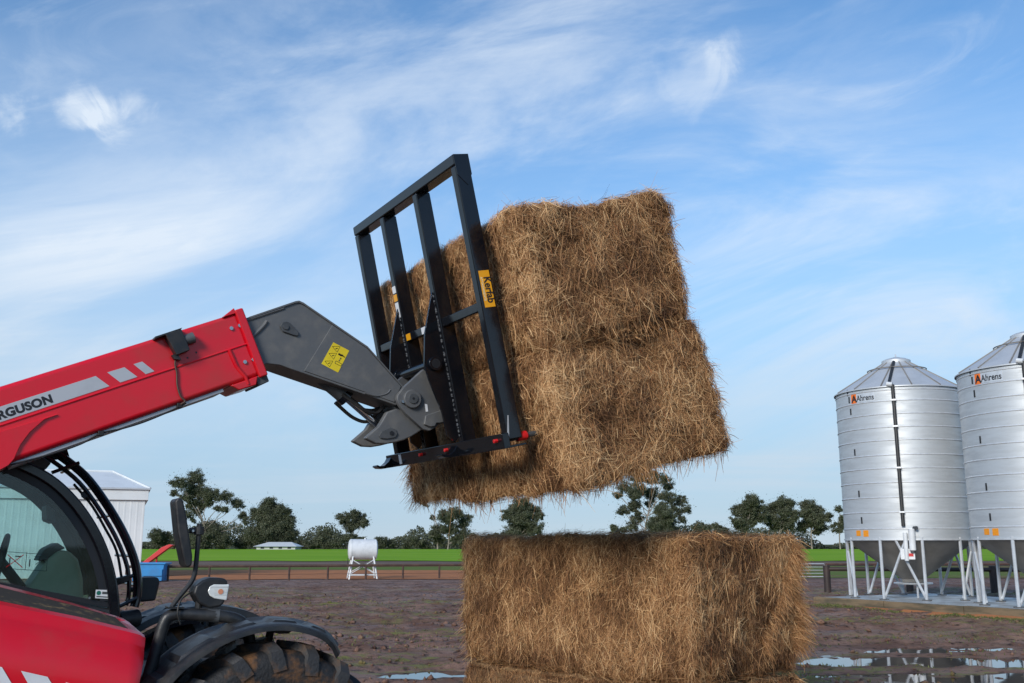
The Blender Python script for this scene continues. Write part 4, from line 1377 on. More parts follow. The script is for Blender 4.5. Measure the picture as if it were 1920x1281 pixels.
def bonnet_parts():
    def ztop(u):
        return float(np.interp(u, [-4.6, -4.2, -3.6, -3.2, -2.9, -2.72, -2.40, -2.136, -2.05], [1.40, 1.60, 1.66, 1.61, 1.545, 1.495, 1.405, 1.320, 1.285]))
    cross = lambda u: float(np.interp(u, [-2.8, -2.1], [0.055, 0.026]))
    SEC = [(.40, -.45), (.42, -.05), (.45, -.006), (.475, 0.0), (.555, -.002), (.557, -.016), (.948, -.016), (.950, -.002), (.985, -.012), (1.005, -.040), (1.012, -.055), (1.022, -.064), (1.045, -.082),
           (1.072, -.112), (1.094, -.155), (1.106, -.205), (1.112, -.26), (1.110, -.32), (1.098, -.40), (1.078, -.48), (1.04, -.58), (.96, -.68), (.70, -.72), (.40, -.72)]

    def pt(u, w, dz_):
        z = ztop(u) - cross(u) * (w - .55) / .4 + dz_
        return (u, z)
    us = [-4.6, -4.4, -4.1, -3.8, -3.5, -3.2, -2.95, -2.72, -2.55, -2.4, -2.28, -2.18, -2.125, -2.095]
    vs, fs = [], []
    for i, u in enumerate(us):
        for (w, dz_) in SEC:
            d2 = dz_
            if -.02 < dz_ < -.015 and u > -2.15:
                d2 = -.003                          # red band closing the vent in front
            uu, z = pt(u, w, d2)
            sh = 0.0
            if u > -2.2:
                sh = 0.20 * min(0, dz_ + .02) * min(1.0, (u + 2.2) / .1)
            tuck = 0.012 if i == len(us) - 1 else 0
            ww = w - tuck * (1 if w > .7 else -1)
            vs.append((u + sh, -ww, z - tuck * .6))
    n = len(SEC)
    for i in range(len(us) - 1):
        for k in range(n):
            fs.append((i * n + k, i * n + (k + 1) % n, (i + 1) * n + (k + 1) % n, (i + 1) * n + k))
    fs.append(tuple(range(n)))
    fs.append(tuple((len(us) - 1) * n + k for k in range(n))[::-1])
    bon = MB().add(vs, fs).build('bonnet', M['red'], tele, smooth=32)
    # dusty louvre strip
    vu = [-3.6, -3.2, -2.95, -2.72, -2.55, -2.4, -2.28, -2.175]
    fl = MB()
    v2, f2 = [], []
    for u in vu:
        for w in (.56, .946):
            uu, z = pt(u, w, -.0145)
            v2.append((u, -w, z))
    for i in range(len(vu) - 1):
        f2.append((2 * i, 2 * i + 1, 2 * i + 3, 2 * i + 2))
    vent = fl.add(v2, f2).build('vent', M['vent'], bon, smooth=None)
    rb = MB()
    for k in range(13):
        w = .565 + k * .031
        rb.tube([(u, -w, pt(u, w, -.006)[1]) for u in vu], 0.006, 5)
    rb.build('vent_ribs', M['vent'], vent)

    # white slashes on the side
    sw = [s[0] for s in SEC[8:22]]
    sd = [-s[1] for s in SEC[8:22]]

    def side(u, z):
        dz_ = ztop(u) - z
        w = float(np.interp(dz_, sd, sw))
        dz2 = dz_ - cross(u) * (w - .55) / .4
        return float(np.interp(dz2, sd, sw)) + .0035

    def slash(c):
        c = [Vector(p) for p in c]
        v3, f3 = [], []
        m = 8
        for i in range(m + 1):
            for j in range(m + 1):
                s, t = i / m, j / m
                p = (c[0] * (1 - s) + c[1] * s) * (1 - t) + (c[3] * (1 - s) + c[2] * s) * t
                v3.append((p.x, -side(p.x, p.y), p.y))
        for i in range(m):
            for j in range(m):
                a = i * (m + 1) + j
                f3.append((a, a + 1, a + m + 2, a + m + 1))
        MB().add(v3, f3).build('white_slash', M['white_decal'], bon, smooth=60)
    slash([(-2.84, 1.205), (-2.715, 1.172), (-2.575, .95), (-2.70, .96)])
    slash([(-2.638, 1.152), (-2.528, 1.120), (-2.385, .90), (-2.495, .91)])
    slash([(-2.452, 1.092), (-2.385, 1.070), (-2.27, .89), (-2.335, .90)])


bonnet_parts()


def cab_parts():
    CUR = [(-2.95, 2.262), (-2.78, 2.235), (-2.611, 2.173), (-2.452, 2.09), (-2.319, 1.972), (-2.202, 1.819), (-2.115, 1.653), (-2.06, 1.487), (-2.030, 1.322), (-2.022, 1.20)]
    cur = [Vector(p) for p in CUR]
    fine = [(p.x, p.z) for p in smooth_path([(a, 0, b) for a, b in CUR], 5)]

    def offset(path, d):
        out = []
        for i, p in enumerate(path):
            a, b = path[max(i - 1, 0)], path[min(i + 1, len(path) - 1)]
            t = (Vector(b) - Vector(a)).normalized()
            out.append((p[0] - t.y * d * -1 * -1, p[1] + t.x * d * -1 * -1))
        return out
    inner = offset(fine, -0.0)
    ins = lambda d: [(p[0] + (Vector(q) - Vector(p)).x, p[1] + (Vector(q) - Vector(p)).y) for p, q in zip(fine, _off(fine, d))]
    cab = MB()
    low = [(-3.75, .70), (-2.15, .70), (-2.03, .95), (-2.022, 1.20), (-2.06, 1.325), (-2.70, 1.455), (-3.75, 1.50)]
    cab.prism(low, -1.08, -.2)
    cab = cab.build('cab', M['plastic'], tele, bevel=0.02)
    MB().prism([(-3.78, 2.16), (-3.75, 2.27), (-3.4, 2.31), (-3.0, 2.295), (-2.75, 2.245), (-2.60, 2.182), (-2.63, 2.14), (-2.85, 2.19), (-3.3, 2.20)], -1.09, -.19).build('roof', M['plastic'], cab, bevel=0.015)
    for nm, w0, w1 in (('front_pillar', -.262, -.192), ('front_pillar', -1.09, -1.02)):
        o1, o2 = fine, _off(fine, 0.062)
        MB().prism(o1 + o2[::-1], w0, w1).build(nm, M['black'], cab, bevel=0.012, smooth=40)
    for w0, w1 in ((-.262, -.192), (-1.09, -1.02)):
        MB().prism([(-3.78, 1.45), (-3.66, 1.45), (-3.66, 2.22), (-3.78, 2.20)], w0, w1).build('rear_pillar', M['black'], cab, bevel=0.012)
    # side panes with their printed black border
    g_out = _off(fine, 0.05)
    g_in = _off(fine, 0.115)
    glassp = [p for p in g_out if p[1] > 1.34]
    pane = [(-3.67, 1.46), (-3.67, 2.21)] + glassp + [(-2.70, 1.45)]
    for w0, w1 in ((-.222, -.216), (-1.064, -1.058)):
        MB().prism(pane, w0, w1).build('side_window', M['glass'], cab, smooth=None)
    a = [p for p in _off(fine, 0.058) if p[1] > 1.36]
    b = [p for p in _off(fine, 0.105) if p[1] > 1.36]
    MB().prism(a + b[::-1], -.2155, -.2125).build('window_border', M['ink'], cab, smooth=None)
    MB().prism(a + [(p[0] - .02, p[1]) for p in b[::-1]], -1.057, -1.054).build('window_border', M['ink'], cab, smooth=None)
    MB().prism([(-3.6, 1.48), (-2.68, 1.455), (-2.09, 1.335), (-2.10, 1.365), (-2.68, 1.492), (-3.6, 1.52)], -.2155, -.2125).build('window_border', M['ink'], cab, smooth=None)
    # curved windscreen
    ws = [p for p in _off(fine, 0.02) if p[1] > 1.28]
    vs, fs = [], []
    for (u, z) in ws:
        vs += [(u, .262, z), (u, 1.02, z)]
    for i in range(len(ws) - 1):
        fs.append((2 * i, 2 * i + 1, 2 * i + 3, 2 * i + 2))
    MB().add(vs, fs).build('windscreen', M['glass'], cab, smooth=60)
    MB().add([(-3.72, .26, 1.48), (-3.72, 1.02, 1.48), (-3.72, 1.02, 2.2), (-3.72, .26, 2.2)], [(0, 1, 2, 3)]).build('rear_window', M['glass'], cab, smooth=None)
    # interior
    st = MB().prism([(-2.56, 1.30), (-2.515, 1.44), (-2.42, 1.61), (-2.36, 1.665), (-2.305, 1.662), (-2.25, 1.61), (-2.215, 1.50), (-2.19, 1.30)], -.86, -.46).build('console', M['seat'], cab, bevel=0.03, seg=3)
    MB().prism([(-2.47, 1.60), (-2.44, 1.67), (-2.37, 1.71), (-2.32, 1.675), (-2.36, 1.66), (-2.42, 1.605)], -.80, -.50).build('console_pad', M['trim'], st, bevel=0.012)
    MB().prism([(-3.45, 1.25), (-3.0, 1.25), (-2.98, 1.36), (-3.28, 1.40), (-3.40, 1.95), (-3.50, 1.95)], -.92, -.48).build('seat', M['trim'], cab, bevel=0.04, seg=3)
    ring = [(-2.66 + .06 * math.sin(a) * .45, .66 + .17 * math.cos(a), 1.60 + .15 * math.sin(a)) for a in [2 * math.pi * k / 24 for k in range(25)]]
    sw = MB().tube(ring, 0.015, 6).build('steering_wheel', M['rubber'], cab)
    MB().tube([(-2.66, .66, 1.60), (-2.50, .66, 1.40)], 0.03, 8).build('column', M['rubber'], sw)
    MB().tube(smooth_path([(-2.75, .40, 1.36), (-2.72, .40, 1.50), (-2.68, .40, 1.60)]), 0.02, 8).build('joystick', M['rubber'], cab)
    MB().prism([(-2.80, 1.30), (-2.60, 1.30), (-2.58, 1.43), (-2.70, 1.50), (-2.80, 1.45)], -.60, -.30).build('armrest', M['trim'], cab, bevel=0.03)
    MB().prism([(-2.46, 1.93), (-2.41, 1.90), (-2.40, 1.82), (-2.45, 1.84)], -.70, -.40).build('monitor', M['trim'], cab, bevel=0.01)
    # instruction sticker on the pane and a dealer sticker
    ik = MB()
    W_ = .2115

    def ln(p, q, r=.0014):
        ik.tube([(p[0], W_, p[1]), (q[0], W_, q[1])], r, 4)
    xa, xb, xc = -2.668, -2.555, -2.445
    za, zb = 1.655, 1.555
    for p, q in (((xa - .1, za + .012), (xc, za - .014)), ((xa - .1, zb + .02), (xc, zb - .006)), ((xa, za), (xa, zb + .01)), ((xb, za), (xb, zb)), ((xc, za - .014), (xc, zb - .006))):
        ln(p, q)
    ln((xb + .02, zb + .02), (xb + .02, zb + .06), .003)
    ln((xb + .05, zb + .03), (xb + .085, zb + .062), .0018)
    ln((xb + .085, zb + .062), (xb + .10, zb + .04), .0018)
    ln((xb + .04, zb + .075), (xb + .08, zb + .073), .0018)
    ln((xa + .03, zb + .03), (xa + .03, zb + .07), .003)
    ln((xa + .055, zb + .078), (xa + .085, zb + .076), .003)
    stk = ik.build('pane_pictogram', M['ink'], cab)
    cr = MB()
    cr.tube([(xa + .015, W_ - .001, za - .012), (xb - .015, W_ - .001, zb + .015)], .0022, 4)
    cr.tube([(xa + .015, W_ - .001, zb + .018), (xb - .015, W_ - .001, za - .014)], .0022, 4)
    cr.build('red_cross', M['red_ink'], stk)
    ds = MB().prism([(-2.172, 1.440), (-2.096, 1.436), (-2.096, 1.386), (-2.172, 1.392)], -.2122, -.2100).build('dealer_sticker', M['white_decal'], cab)
    MB().tube([(-2.155, .2102, 1.421), (-2.155, .2088, 1.421)], 0.0125, 14).build('emblem', M['green_ink'], ds)
    MB().prism([(-2.136, 1.428), (-2.104, 1.426), (-2.104, 1.412), (-2.136, 1.414)], -.2101, -.2088).build('print_line', M['trim'], ds)
    MB().prism([(-2.166, 1.404), (-2.102, 1.399), (-2.102, 1.393), (-2.166, 1.398)], -.2101, -.2088).build('print_line', M['ink'], ds)
    MB().tube([(-2.205, .202, 1.395), (-2.205, .190, 1.395)], 0.007, 8).build('bolt', M['steel'], cab)
    # guard bars over the windscreen
    G = [(-2.52, 2.285), (-2.4, 2.211), (-2.264, 2.103), (-2.145, 1.957), (-2.034, 1.788), (-1.957, 1.629), (-1.926, 1.515), (-1.918, 1.40), (-1.93, 1.33)]
    gf = [(p.x, p.z) for p in smooth_path([(a, 0, b) for a, b in G], 4)]
    gd = MB().tube(uw(gf, -.27), 0.0145, 8).build('guard_bar', M['black'], cab)
    for w, off in ((-.30, .020), (-.27, .060)):
        MB().tube(uw(_off(gf, off), w), 0.013, 8).build('guard_bar', M['black'], gd)
    for k in (6, 14, 20, 26):
        u, z = gf[min(k, len(gf) - 1)]
        MB().tube([(u, .26, z), (u, .99, z)], 0.010, 6).build('guard_tie', M['black'], gd)
    for (u, z) in ((-2.37, 2.155), (-2.02, 1.495), (-1.985, 1.365)):
        MB().tube([(u - .09, .235, z - .045), (u + .055, .27, z + .02)], 0.012, 6).build('guard_stay', M['black'], gd)
    MB().prism([(-2.075, 1.50), (-1.985, 1.525), (-1.985, 1.485), (-2.07, 1.455)], -.285, -.215).build('guard_bracket', M['black'], gd, bevel=0.006)
    # wiper motor, wiring, roof lamp
    MB().tube(smooth_path([(-2.33, .30, 2.05), (-2.22, .32, 1.93), (-2.14, .30, 1.80), (-2.06, .31, 1.66), (-2.02, .30, 1.5)]), 0.008, 6).build('wiper_arm', M['rubber'], cab)
    MB().tube([(-2.27, .27, 1.99), (-2.235, .36, 1.975)], 0.022, 8).build('wiper_motor', M['plastic'], cab)
    lamp = MB().tube([(-2.50, .34, 2.215), (-2.385, .33, 2.262)], 0.035, 14, r1=0.062).build('roof_lamp', M['plastic'], cab)
    MB().tube([(-2.52, .28, 2.20), (-2.50, .28, 2.17), (-2.475, .28, 2.20)], 0.016, 8).build('lamp_bracket', M['steel'], lamp)
    MB().prism([(-2.72, 2.18), (-2.50, 2.12), (-2.47, 2.165), (-2.58, 2.235), (-2.72, 2.25)], -.34, -.20).build('roof_corner', M['plastic'], cab, bevel=0.01)


def _off(path, d):
    """offset a front-edge outline rearwards / inwards by d"""
    out = []
    for i, p in enumerate(path):
        a, b = path[max(i - 1, 0)], path[min(i + 1, len(path) - 1)]
        t = (Vector(b) - Vector(a)).normalized()
        out.append((p[0] + t.y * d, p[1] - t.x * d))
    return out


cab_parts()


def wheel(u, w_c, side, parent, Rw=.61, width=.44):
    root = empty('wheel', (u, -w_c, Rw - .012))
    root.parent = parent
    root.rotation_euler = (0, R(7), 0)
    h = width / 2
    prof = [(.30, -h * .72), (.34, -h * .86), (.42, -h * .98), (.50, -h), (.555, -h * .94), (.575, -h * .8), (.58, 0), (.575, h * .8), (.555, h * .94), (.50, h), (.42, h * .98), (.34, h * .86), (.30, h * .72)]
    s = Rw / .61
    MB().lathe([(r * s, a) for r, a in prof], 48, 'y').build('tyre', M['tyre'], root, smooth=50)
    MB().lathe([(.31 * s, -h * .70), (.30 * s, -h * .5), (.22 * s, -h * .2), (.10 * s, -h * .22), (0, -h * .22)], 32, 'y').build('rim', M['silver'], root)
    MB().lathe([(.31 * s, h * .70), (.30 * s, h * .5), (.22 * s, h * .2), (.10 * s, h * .22), (0, h * .22)], 32, 'y').build('rim', M['silver'], root)
    lm = {}
    for sg in (-1, 1):
        mb = MB()
        ys = [0.015, h * .5, h * .85, h * 1.03, h * 1.04]
        xs = [0.0, .055, .10, .118, .12]
        zt = [.612, .614, .606, .560, .490]
        zb = [.57, .57, .555, .50, .46]
        hw = [.030, .030, .032, .036, .034]
        vs, fs = [], []
        for y, x, a, b, q in zip(ys, xs, zt, zb, hw):
            for (dx_, z) in ((-q, b), (-q * .78, a), (q * .78, a), (q, b)):
                vs.append(((x + dx_) * s, sg * y, z * s))
        for i in range(len(ys) - 1):
            for k in range(4):
                fs.append((4 * i + k, 4 * i + (k + 1) % 4, 4 * i + 4 + (k + 1) % 4, 4 * i + 4 + k))
        fs += [(0, 1, 2, 3), tuple(4 * (len(ys) - 1) + k for k in range(4))]
        lm[sg] = mb.add(vs, fs).mesh('tread_lug', M['lug'], 30)
    NB = 18
    for k in range(NB):
        for sg in (-1, 1):
            part('tread_lug', lm[sg], root, rot=(0, 2 * math.pi * (k + (.5 if sg > 0 else 0)) / NB, 0))
    return root


def chassis_parts():
    ch = MB().prism([(-4.95, .55), (-4.95, 1.0), (-4.3, 1.15), (-2.2, 1.02), (-1.15, 1.00), (-.92, .80), (-.95, .55)], -.40, .40).build('chassis', M['trim'], tele, bevel=0.02)
    for u in (-1.46, -4.3):
        MB().tube([(u, -.75, .60), (u, .75, .60)], 0.11, 12).build('axle', M['trim'], ch)
    MB().prism([(-4.9, 1.0), (-4.9, 1.75), (-4.7, 1.85), (-4.2, 1.55), (-4.2, 1.0)], -.30, .30).build('boom_tower', M['trim'], ch, bevel=0.02)
    for u, w in ((-1.46, .83), (-1.46, -.83), (-4.3, .83), (-4.3, -.83)):
        wheel(u, w, 1 if w > 0 else -1, tele)
    # front mudguards
    ARC = [(-2.20, .70), (-2.14, .86), (-2.06, 1.00), (-1.95, 1.13), (-1.79, 1.232), (-1.62, 1.288), (-1.46, 1.308), (-1.31, 1.300), (-1.17, 1.268), (-1.06, 1.218), (-.985, 1.150)]
    arc = [(p.x, p.z) for p in smooth_path([(a, 0, b) for a, b in ARC], 5)]

    def guard(sg):
        wn, wf = 1.10, .60
        vs, fs = [], []
        m = len(arc)
        prof = [(wf, -.035), (wf + .01, 0.0), (wf + .10, .012), (wf + .14, -.002), (wn - .10, -.002), (wn - .07, .006), (wn - .02, 0.0), (wn, -.008), (wn + .003, -.024)]
        und = [(w, d - .006) for w, d in reversed(prof)]
        ring = prof + und
        for i, (u, z) in enumerate(arc):
            a, b = arc[max(i - 1, 0)], arc[min(i + 1, m - 1)]
            t = (Vector(b) - Vector(a)).normalized()
            nx, nz = -t.y, t.x
            k = max(0.0, (i - m * .78) / (m * .22))
            for (w, d) in ring:
                ww = w - (w - wf) * .12 * k
                # raised pads along the middle
                pad = 0
                fr = (w - wf) / (wn - wf) * min(1.0, max(0.0, (i / m - .40) / .60))
                vs.append((u + nx * (d + pad) - .15 * fr, -sg * ww, z + nz * (d + pad) - .012 * fr))
        n = len(ring)
        for i in range(m - 1):
            for q in range(n):
                fs.append((i * n + q, i * n + (q + 1) % n, (i + 1) * n + (q + 1) % n, (i + 1) * n + q))
        fs += [tuple(range(n)), tuple((m - 1) * n + q for q in range(n))]
        g = MB().add(vs, fs).build('mudguard', M['plastic'], tele, smooth=28)
        for i0, i1 in ((6, 13), (15, 21), (23, 28), (30, 36), (38, 43)):
            v4, f4 = [], []
            for i in range(i0, i1 + 1):
                p_, a_, b_ = arc[i], arc[max(i - 1, 0)], arc[min(i + 1, m - 1)]
                t_ = (Vector(b_) - Vector(a_)).normalized()
                for w_, d_ in ((wf + .15, -.004), (wf + .165, .015), (wn - .095, .015), (wn - .08, -.004)):
                    fr = (w_ - wf) / (wn - wf) * min(1.0, max(0.0, (i / m - .40) / .60))
                    e_ = -.004 if i in (i0, i1) else d_
                    v4.append((p_[0] - t_.y * e_ - .15 * fr, -sg * w_, p_[1] + t_.x * e_ - .012 * fr))
            for j in range(i1 - i0):
                for c_ in range(3):
                    f4.append((4 * j + c_, 4 * j + c_ + 1, 4 * j + 5 + c_, 4 * j + 4 + c_))
            MB().add(v4, f4).build('raised_pad', M['plastic'], g, smooth=25)
        MB().tube([(-1.40, -sg * .72, 1.285), (-1.42, -sg * .70, 1.12), (-1.46, -sg * .55, .80)], 0.022, 8).build('mudguard_stay', M['plastic'], g)
        MB().prism([(-1.49, 1.285), (-1.33, 1.28), (-1.38, 1.245), (-1.43, 1.245)], sg * .62, sg * .95).build('mudguard_bracket', M['plastic'], g)
        # inner arch behind the tyre
        ia = [(-2.13, .72), (-2.06, .92), (-1.94, 1.06), (-1.78, 1.165), (-1.60, 1.225), (-1.48, 1.235)]
        ip = [(p.x, p.z) for p in smooth_path([(a_, 0, b_) for a_, b_ in ia], 4)]
        MB().prism(ip + [(u_ - .02, z_ - .03) for u_, z_ in reversed(ip)], sg * .50, sg * .66).build('inner_arch', M['black'], g)
        return g
    near = guard(1)
    guard(-1)
    for (u, w, z, a) in ((-1.90, .78, 1.176, .4), (-1.17, .66, 1.262, 1.2)):
        lf = MB().add([(-.02, 0, 0), (0, -.012, .004), (.022, 0, 0), (0, .012, .004)], [(0, 1, 2, 3)]).build('dry_leaf', surf('dry_leaf', (.45, .26, .12), (.5, .33, .18), 20, .7), near, smooth=None)
        lf.location = (u, -w, z)
        lf.rotation_euler = (0, -.6 if u < -1.5 else .45, a)
    # guard tube carrying mirror and lamp
    tb = MB().tube(smooth_path([(-2.04, -.74, .98), (-1.995, -.74, 1.18), (-1.965, -.745, 1.31), (-1.93, -.75, 1.345), (-1.86, -.76, 1.347), (-1.765, -.78, 1.340), (-1.63, -.79, 1.322), (-1.56, -.79, 1.27), (-1.52, -.78, 1.16)]), 0.031, 12).build('hand_rail', M['plastic'], tele)
    MB().tube([(-1.80, -.765, 1.343), (-1.70, -.785, 1.334)], 0.034, 14).build('rail_sleeve', M['trim'], tb)
    MB().prism([(-1.960, 1.378), (-1.88, 1.376), (-1.88, 1.386), (-1.960, 1.388)], .71, .79).build('mirror_foot', M['plastic'], tb)
    arm = MB().tube(smooth_path([(-1.935, -.75, 1.385), (-1.905, -.75, 1.430), (-1.852, -.75, 1.498), (-1.832, -.75, 1.545), (-1.826, -.75, 1.62), (-1.822, -.75, 1.805)]), 0.0125, 10).build('mirror_arm', M['plastic'], tele)
    MB().tube([(-1.822, -.75, 1.748), (-1.822, -.75, 1.79)], 0.026, 10).build('clamp', M['plastic'], arm, bevel=0.003)
    MB().tube([(-1.825, -.75, 1.768), (-1.872, -.75, 1.770)], 0.015, 8).build('ball_joint', M['plastic'], arm)
    MB().tube([(-1.862, -.762, 1.768), (-1.858, -.778, 1.768)], 0.007, 6).build('bolt', M['steel'], arm)
    hz = [(-1.966, 1.918), (-1.950, 1.938), (-1.925, 1.928), (-1.905, 1.86), (-1.858, 1.64), (-1.858, 1.592), (-1.882, 1.578), (-1.898, 1.60), (-1.94, 1.76)]
    MB().prism(hz, .665, .805).build('mirror', M['plastic'], tele, bevel=0.018, seg=3)
    MB().prism([(-1.957, 1.905), (-1.936, 1.765), (-1.896, 1.615), (-1.899, 1.612), (-1.940, 1.762), (-1.961, 1.903)], .69, .78).build('mirror_glass', M['chrome'], tele)
    # indicator lamp
    lb = [(-1.842, 1.452), (-1.832, 1.490), (-1.80, 1.517), (-1.762, 1.530), (-1.69, 1.527), (-1.668, 1.512), (-1.668, 1.490), (-1.680, 1.40), (-1.70, 1.381), (-1.755, 1.374), (-1.81, 1.400)]
    lp = MB().prism(lb, .67, .80).build('lamp', M['plastic'], tele, bevel=0.022, seg=3)
    ln_ = MB().prism([(-1.772, 1.462), (-1.762, 1.486), (-1.742, 1.496), (-1.660, 1.494), (-1.670, 1.412), (-1.735, 1.424), (-1.760, 1.438)], .655, .803).build('lens', M['lens'], lp, bevel=0.006)
    MB().tube([(-1.705, -.79, 1.458), (-1.705, -.8055, 1.458)], 0.014, 10).build('amber_bulb', M['amber'], lp)
    rr = MB()
    for k in range(7):
        z = 1.440 + k * .0065
        rr.tube([(-1.738, -.8035, z), (-1.672, -.8035, z - .001)], .0013, 4)
    rr.build('lens_ribs', M['lens'], lp)
    MB().tube([(-1.80, -.745, 1.36), (-1.80, -.745, 1.41)], 0.018, 10).build('lamp_stem', M['plastic'], lp)
    MB().tube(smooth_path([(-1.895, -.79, 1.30), (-1.915, -.80, 1.36), (-1.90, -.79, 1.42), (-1.845, -.77, 1.46)]), 0.005, 6).build('cable', M['rubber'], lp)
    # lower mirror in front of the cab and a lamp below it
    MB().prism([(-1.878, 1.495), (-1.768, 1.497), (-1.752, 1.47), (-1.772, 1.352), (-1.868, 1.345)], -.70, -.52).build('front_mirror', M['plastic'], tele, bevel=0.02, seg=3)
    MB().tube([(-1.93, .58, 1.42), (-1.86, .60, 1.42)], 0.015, 8).build('mirror_bracket', M['plastic'], tele)
    MB().tube([(-1.99, .52, 1.24), (-1.86, .56, 1.25)], 0.055, 12).build('front_lamp', M['plastic'], tele, bevel=0.012)
    MB().prism([(-2.05, .90), (-1.90, 1.00), (-1.78, 1.10), (-1.78, .80)], .30, .62).build('step_plate', M['trim'], tele, bevel=0.006)


chassis_parts()

# ------------------------------------------------------------------ bale frame on the boom
TILT = R(12.7)
ct, st_ = math.cos(TILT), math.sin(TILT)
fz = 2.31
frame = empty('bale_frame', VO + Vector((0, 0, fz)), (0, -TILT, VYAW))
tag(frame, 'gloss black steel bale frame with four posts coupled to the boom', 'bale frame')


def att(u, z):
    dz = z - fz
    return (u * ct + dz * st_, -u * st_ + dz * ct)


def frame_parts():
    x0, x1, HT = -.048, .060, 1.835
    POST = [-.76, -.27, .30, .885]
    th = .034
    posts = []
    for w in POST:
        p = MB().box((x0, -w - th, .02), (x1, -w + th, HT - .072)).build('post', M['black'], frame, bevel=0.009)
        posts.append(p)
    MB().box((x0 - .002, -.885 - th, HT - .070), (x1 + .002, .76 + th, HT)).build('top_rail', M['black'], frame, bevel=0.009)
    # mitred end of the near post
    xm = (x0 + x1) / 2
    MB().prism([(x0, HT - .003), (x1, HT - .003), (x1, HT - .135), (xm + .012, HT - .205), (x0 + .004, HT - .135)], .885 + th - .002, .885 + th + .004).build('corner_plate', M['black'], posts[3], bevel=0.0015)
    # middle tubes
    for a, b in ((-.76, -.27), (-.27, .30), (.30, .885)):
        MB().box((x0 + .012, -b + th, .835), (x0 + .068, -a - th, .895)).build('cross_tube', M['black'], frame, bevel=0.008)
    # bracket plates with weld beads
    for w in (-.27, .30):
        pts = [att(*p) for p in ((-.262, 3.372), (-.20, 3.384), (-.03, 2.60), (.0, 2.42), (-.10, 2.36), (-.16, 2.40), (-.20, 2.55), (-.30, 2.76), (-.335, 2.86), (-.335, 3.07))]
        pts = [(min(x, x0 + .001), z) for x, z in pts]
        pl = MB().prism(pts, w - .009, w + .009).build('bracket_plate', M['black'], frame, bevel=0.003)
        c = att(-.245, 3.335)
        MB().tube([(c[0], -w - .008, c[1]), (c[0], -w - .0105, c[1])], 0.012, 10).build('hole', M['steel'], pl)
        rng = random.Random(3)
        bead = MB()
        z = .10
        while z < 1.06:
            l = rng.uniform(.012, .028)
            for sg in (1,):
                bead.tube([(x0 - .001, -w - .012, z), (x0 - .003, -w - .013, z + l * .5), (x0 - .001, -w - .012, z + l)], rng.uniform(.004, .0065), 5)
            z += l + rng.uniform(.004, .020)
        bead.build('weld_bead', M['weld'], pl)
        b = att(-.262, 2.868)
        MB().tube([(b[0], -w + .03, b[1]), (b[0], -w - .032, b[1])], 0.048, 20).build('boss', M['black'], pl, bevel=0.004)
        MB().tube([(b[0], -w - .0322, b[1]), (b[0], -w - .0335, b[1])], 0.032, 18).build('bore', M['ink'], pl)
    b = att(-.262, 2.868)
    MB().tube([(b[0], .27, b[1]), (b[0], -.27, b[1])], 0.034, 16).build('hook_tube', M['black'], frame)
    # bottom rail with turned-up skids
    MB().box((x0 - .052, -.95, -.022), (x0 - .003, .84, .068)).build('bottom_rail', M['black'], frame, bevel=0.006)
    MB().prism([(x0 - .05, -.026), (x1, -.026), (x1, -.012), (x0 - .05, -.012)], -.84, .95).build('rail_sole', M['black'], frame, bevel=0.003)
    lip = [(x0 - .05, .00), (x0 - .075, -.030), (x0 - .115, -.052), (x0 - .150, -.048), (x0 - .168, -.036), (x0 - .176, -.046), (x0 - .155, -.064), (x0 - .110, -.074), (x0 - .05, -.074)]
    lip = [(x, z + .05) for x, z in lip]
    for w in (-.79, .30):
        MB().prism(lip, w - .045, w + .045).build('skid', M['black'], frame, bevel=0.003)
    # spikes with red collars
    for w in (-.20, .20, .88):
        MB().tube([(x0 - .078, -w, .03), (x0 - .05, -w, .03)], 0.0135, 6).build('spike_nut', M['red_ink'], frame, bevel=0.003)
        sp = MB().tube([(x1 - .12, -w, .03), (x1 + .03, -w, .03), (x1 + .45, -w, .03), (x1 + .95, -w, .05)], 0.024, 10, r1=0.006).build('spike', M['trim'], frame)
        MB().tube([(x1 - .02, -w, .03), (x1 + .05, -w, .03)], 0.030, 12).build('collar', M['red_ink'], sp, bevel=0.004)
    # foot gusset of the near post
    MB().prism([(x0 + .002, .05), (x0 + .03, .17), (x0 + .036, .17), (x0 + .012, .04)], .885 + th, .885 + th + .004).build('scuff', M['silver'], frame)
    # decals
    K = MB().prism([(x0 + .020, 1.080), (x1 - .014, 1.080), (x1 - .014, .847), (x0 + .020, .847)], .885 + th - .001, .885 + th + .0022).build('maker_label', M['orange_decal'], posts[3])
    yy = -(.885 + th + .0026)
    text_part('Kerfab', 0.072, plane_mtx((x0 + .048, yy, 1.040), (0, 0, -1), (1, 0, 0)), 'lettering', M['ink'], K, bold=0.0018, sx=.86)
    text_part('ATTACHMENTS', 0.020, plane_mtx((x0 + .025, yy, 1.040), (0, 0, -1), (1, 0, 0)), 'lettering', M['cream_ink'], K, bold=0.0004, sx=.98, spacing=1.12)
    w = -.27
    for z0, z1, m in ((1.20, 1.25, 'white_decal'), (1.14, 1.19, 'orange_decal'), (1.02, 1.13, 'white_decal')):
        MB().box((x0 - .0025, -w - th + .008, z0), (x0 + .001, -w + th - .008, z1)).build('post_sticker', M[m], posts[1])
    MB().box((x0 + .009, -.10, .842), (x0 + .014, -.02, .888)).build('rail_sticker', M['white_decal'], frame)
    MB().box((x0 + .009, .17, .842), (x0 + .014, .25, .888)).build('rail_sticker', M['orange_decal'], frame)
    MB().box((x0 - .0545, .56, -.012), (x0 - .050, .60, .058)).build('rail_sticker', M['white_decal'], frame)


frame_parts()


# ------------------------------------------------------------------ hay bales
def rng_off(seed, m):
    return np.random.default_rng(seed + m).normal(size=(m, 3))


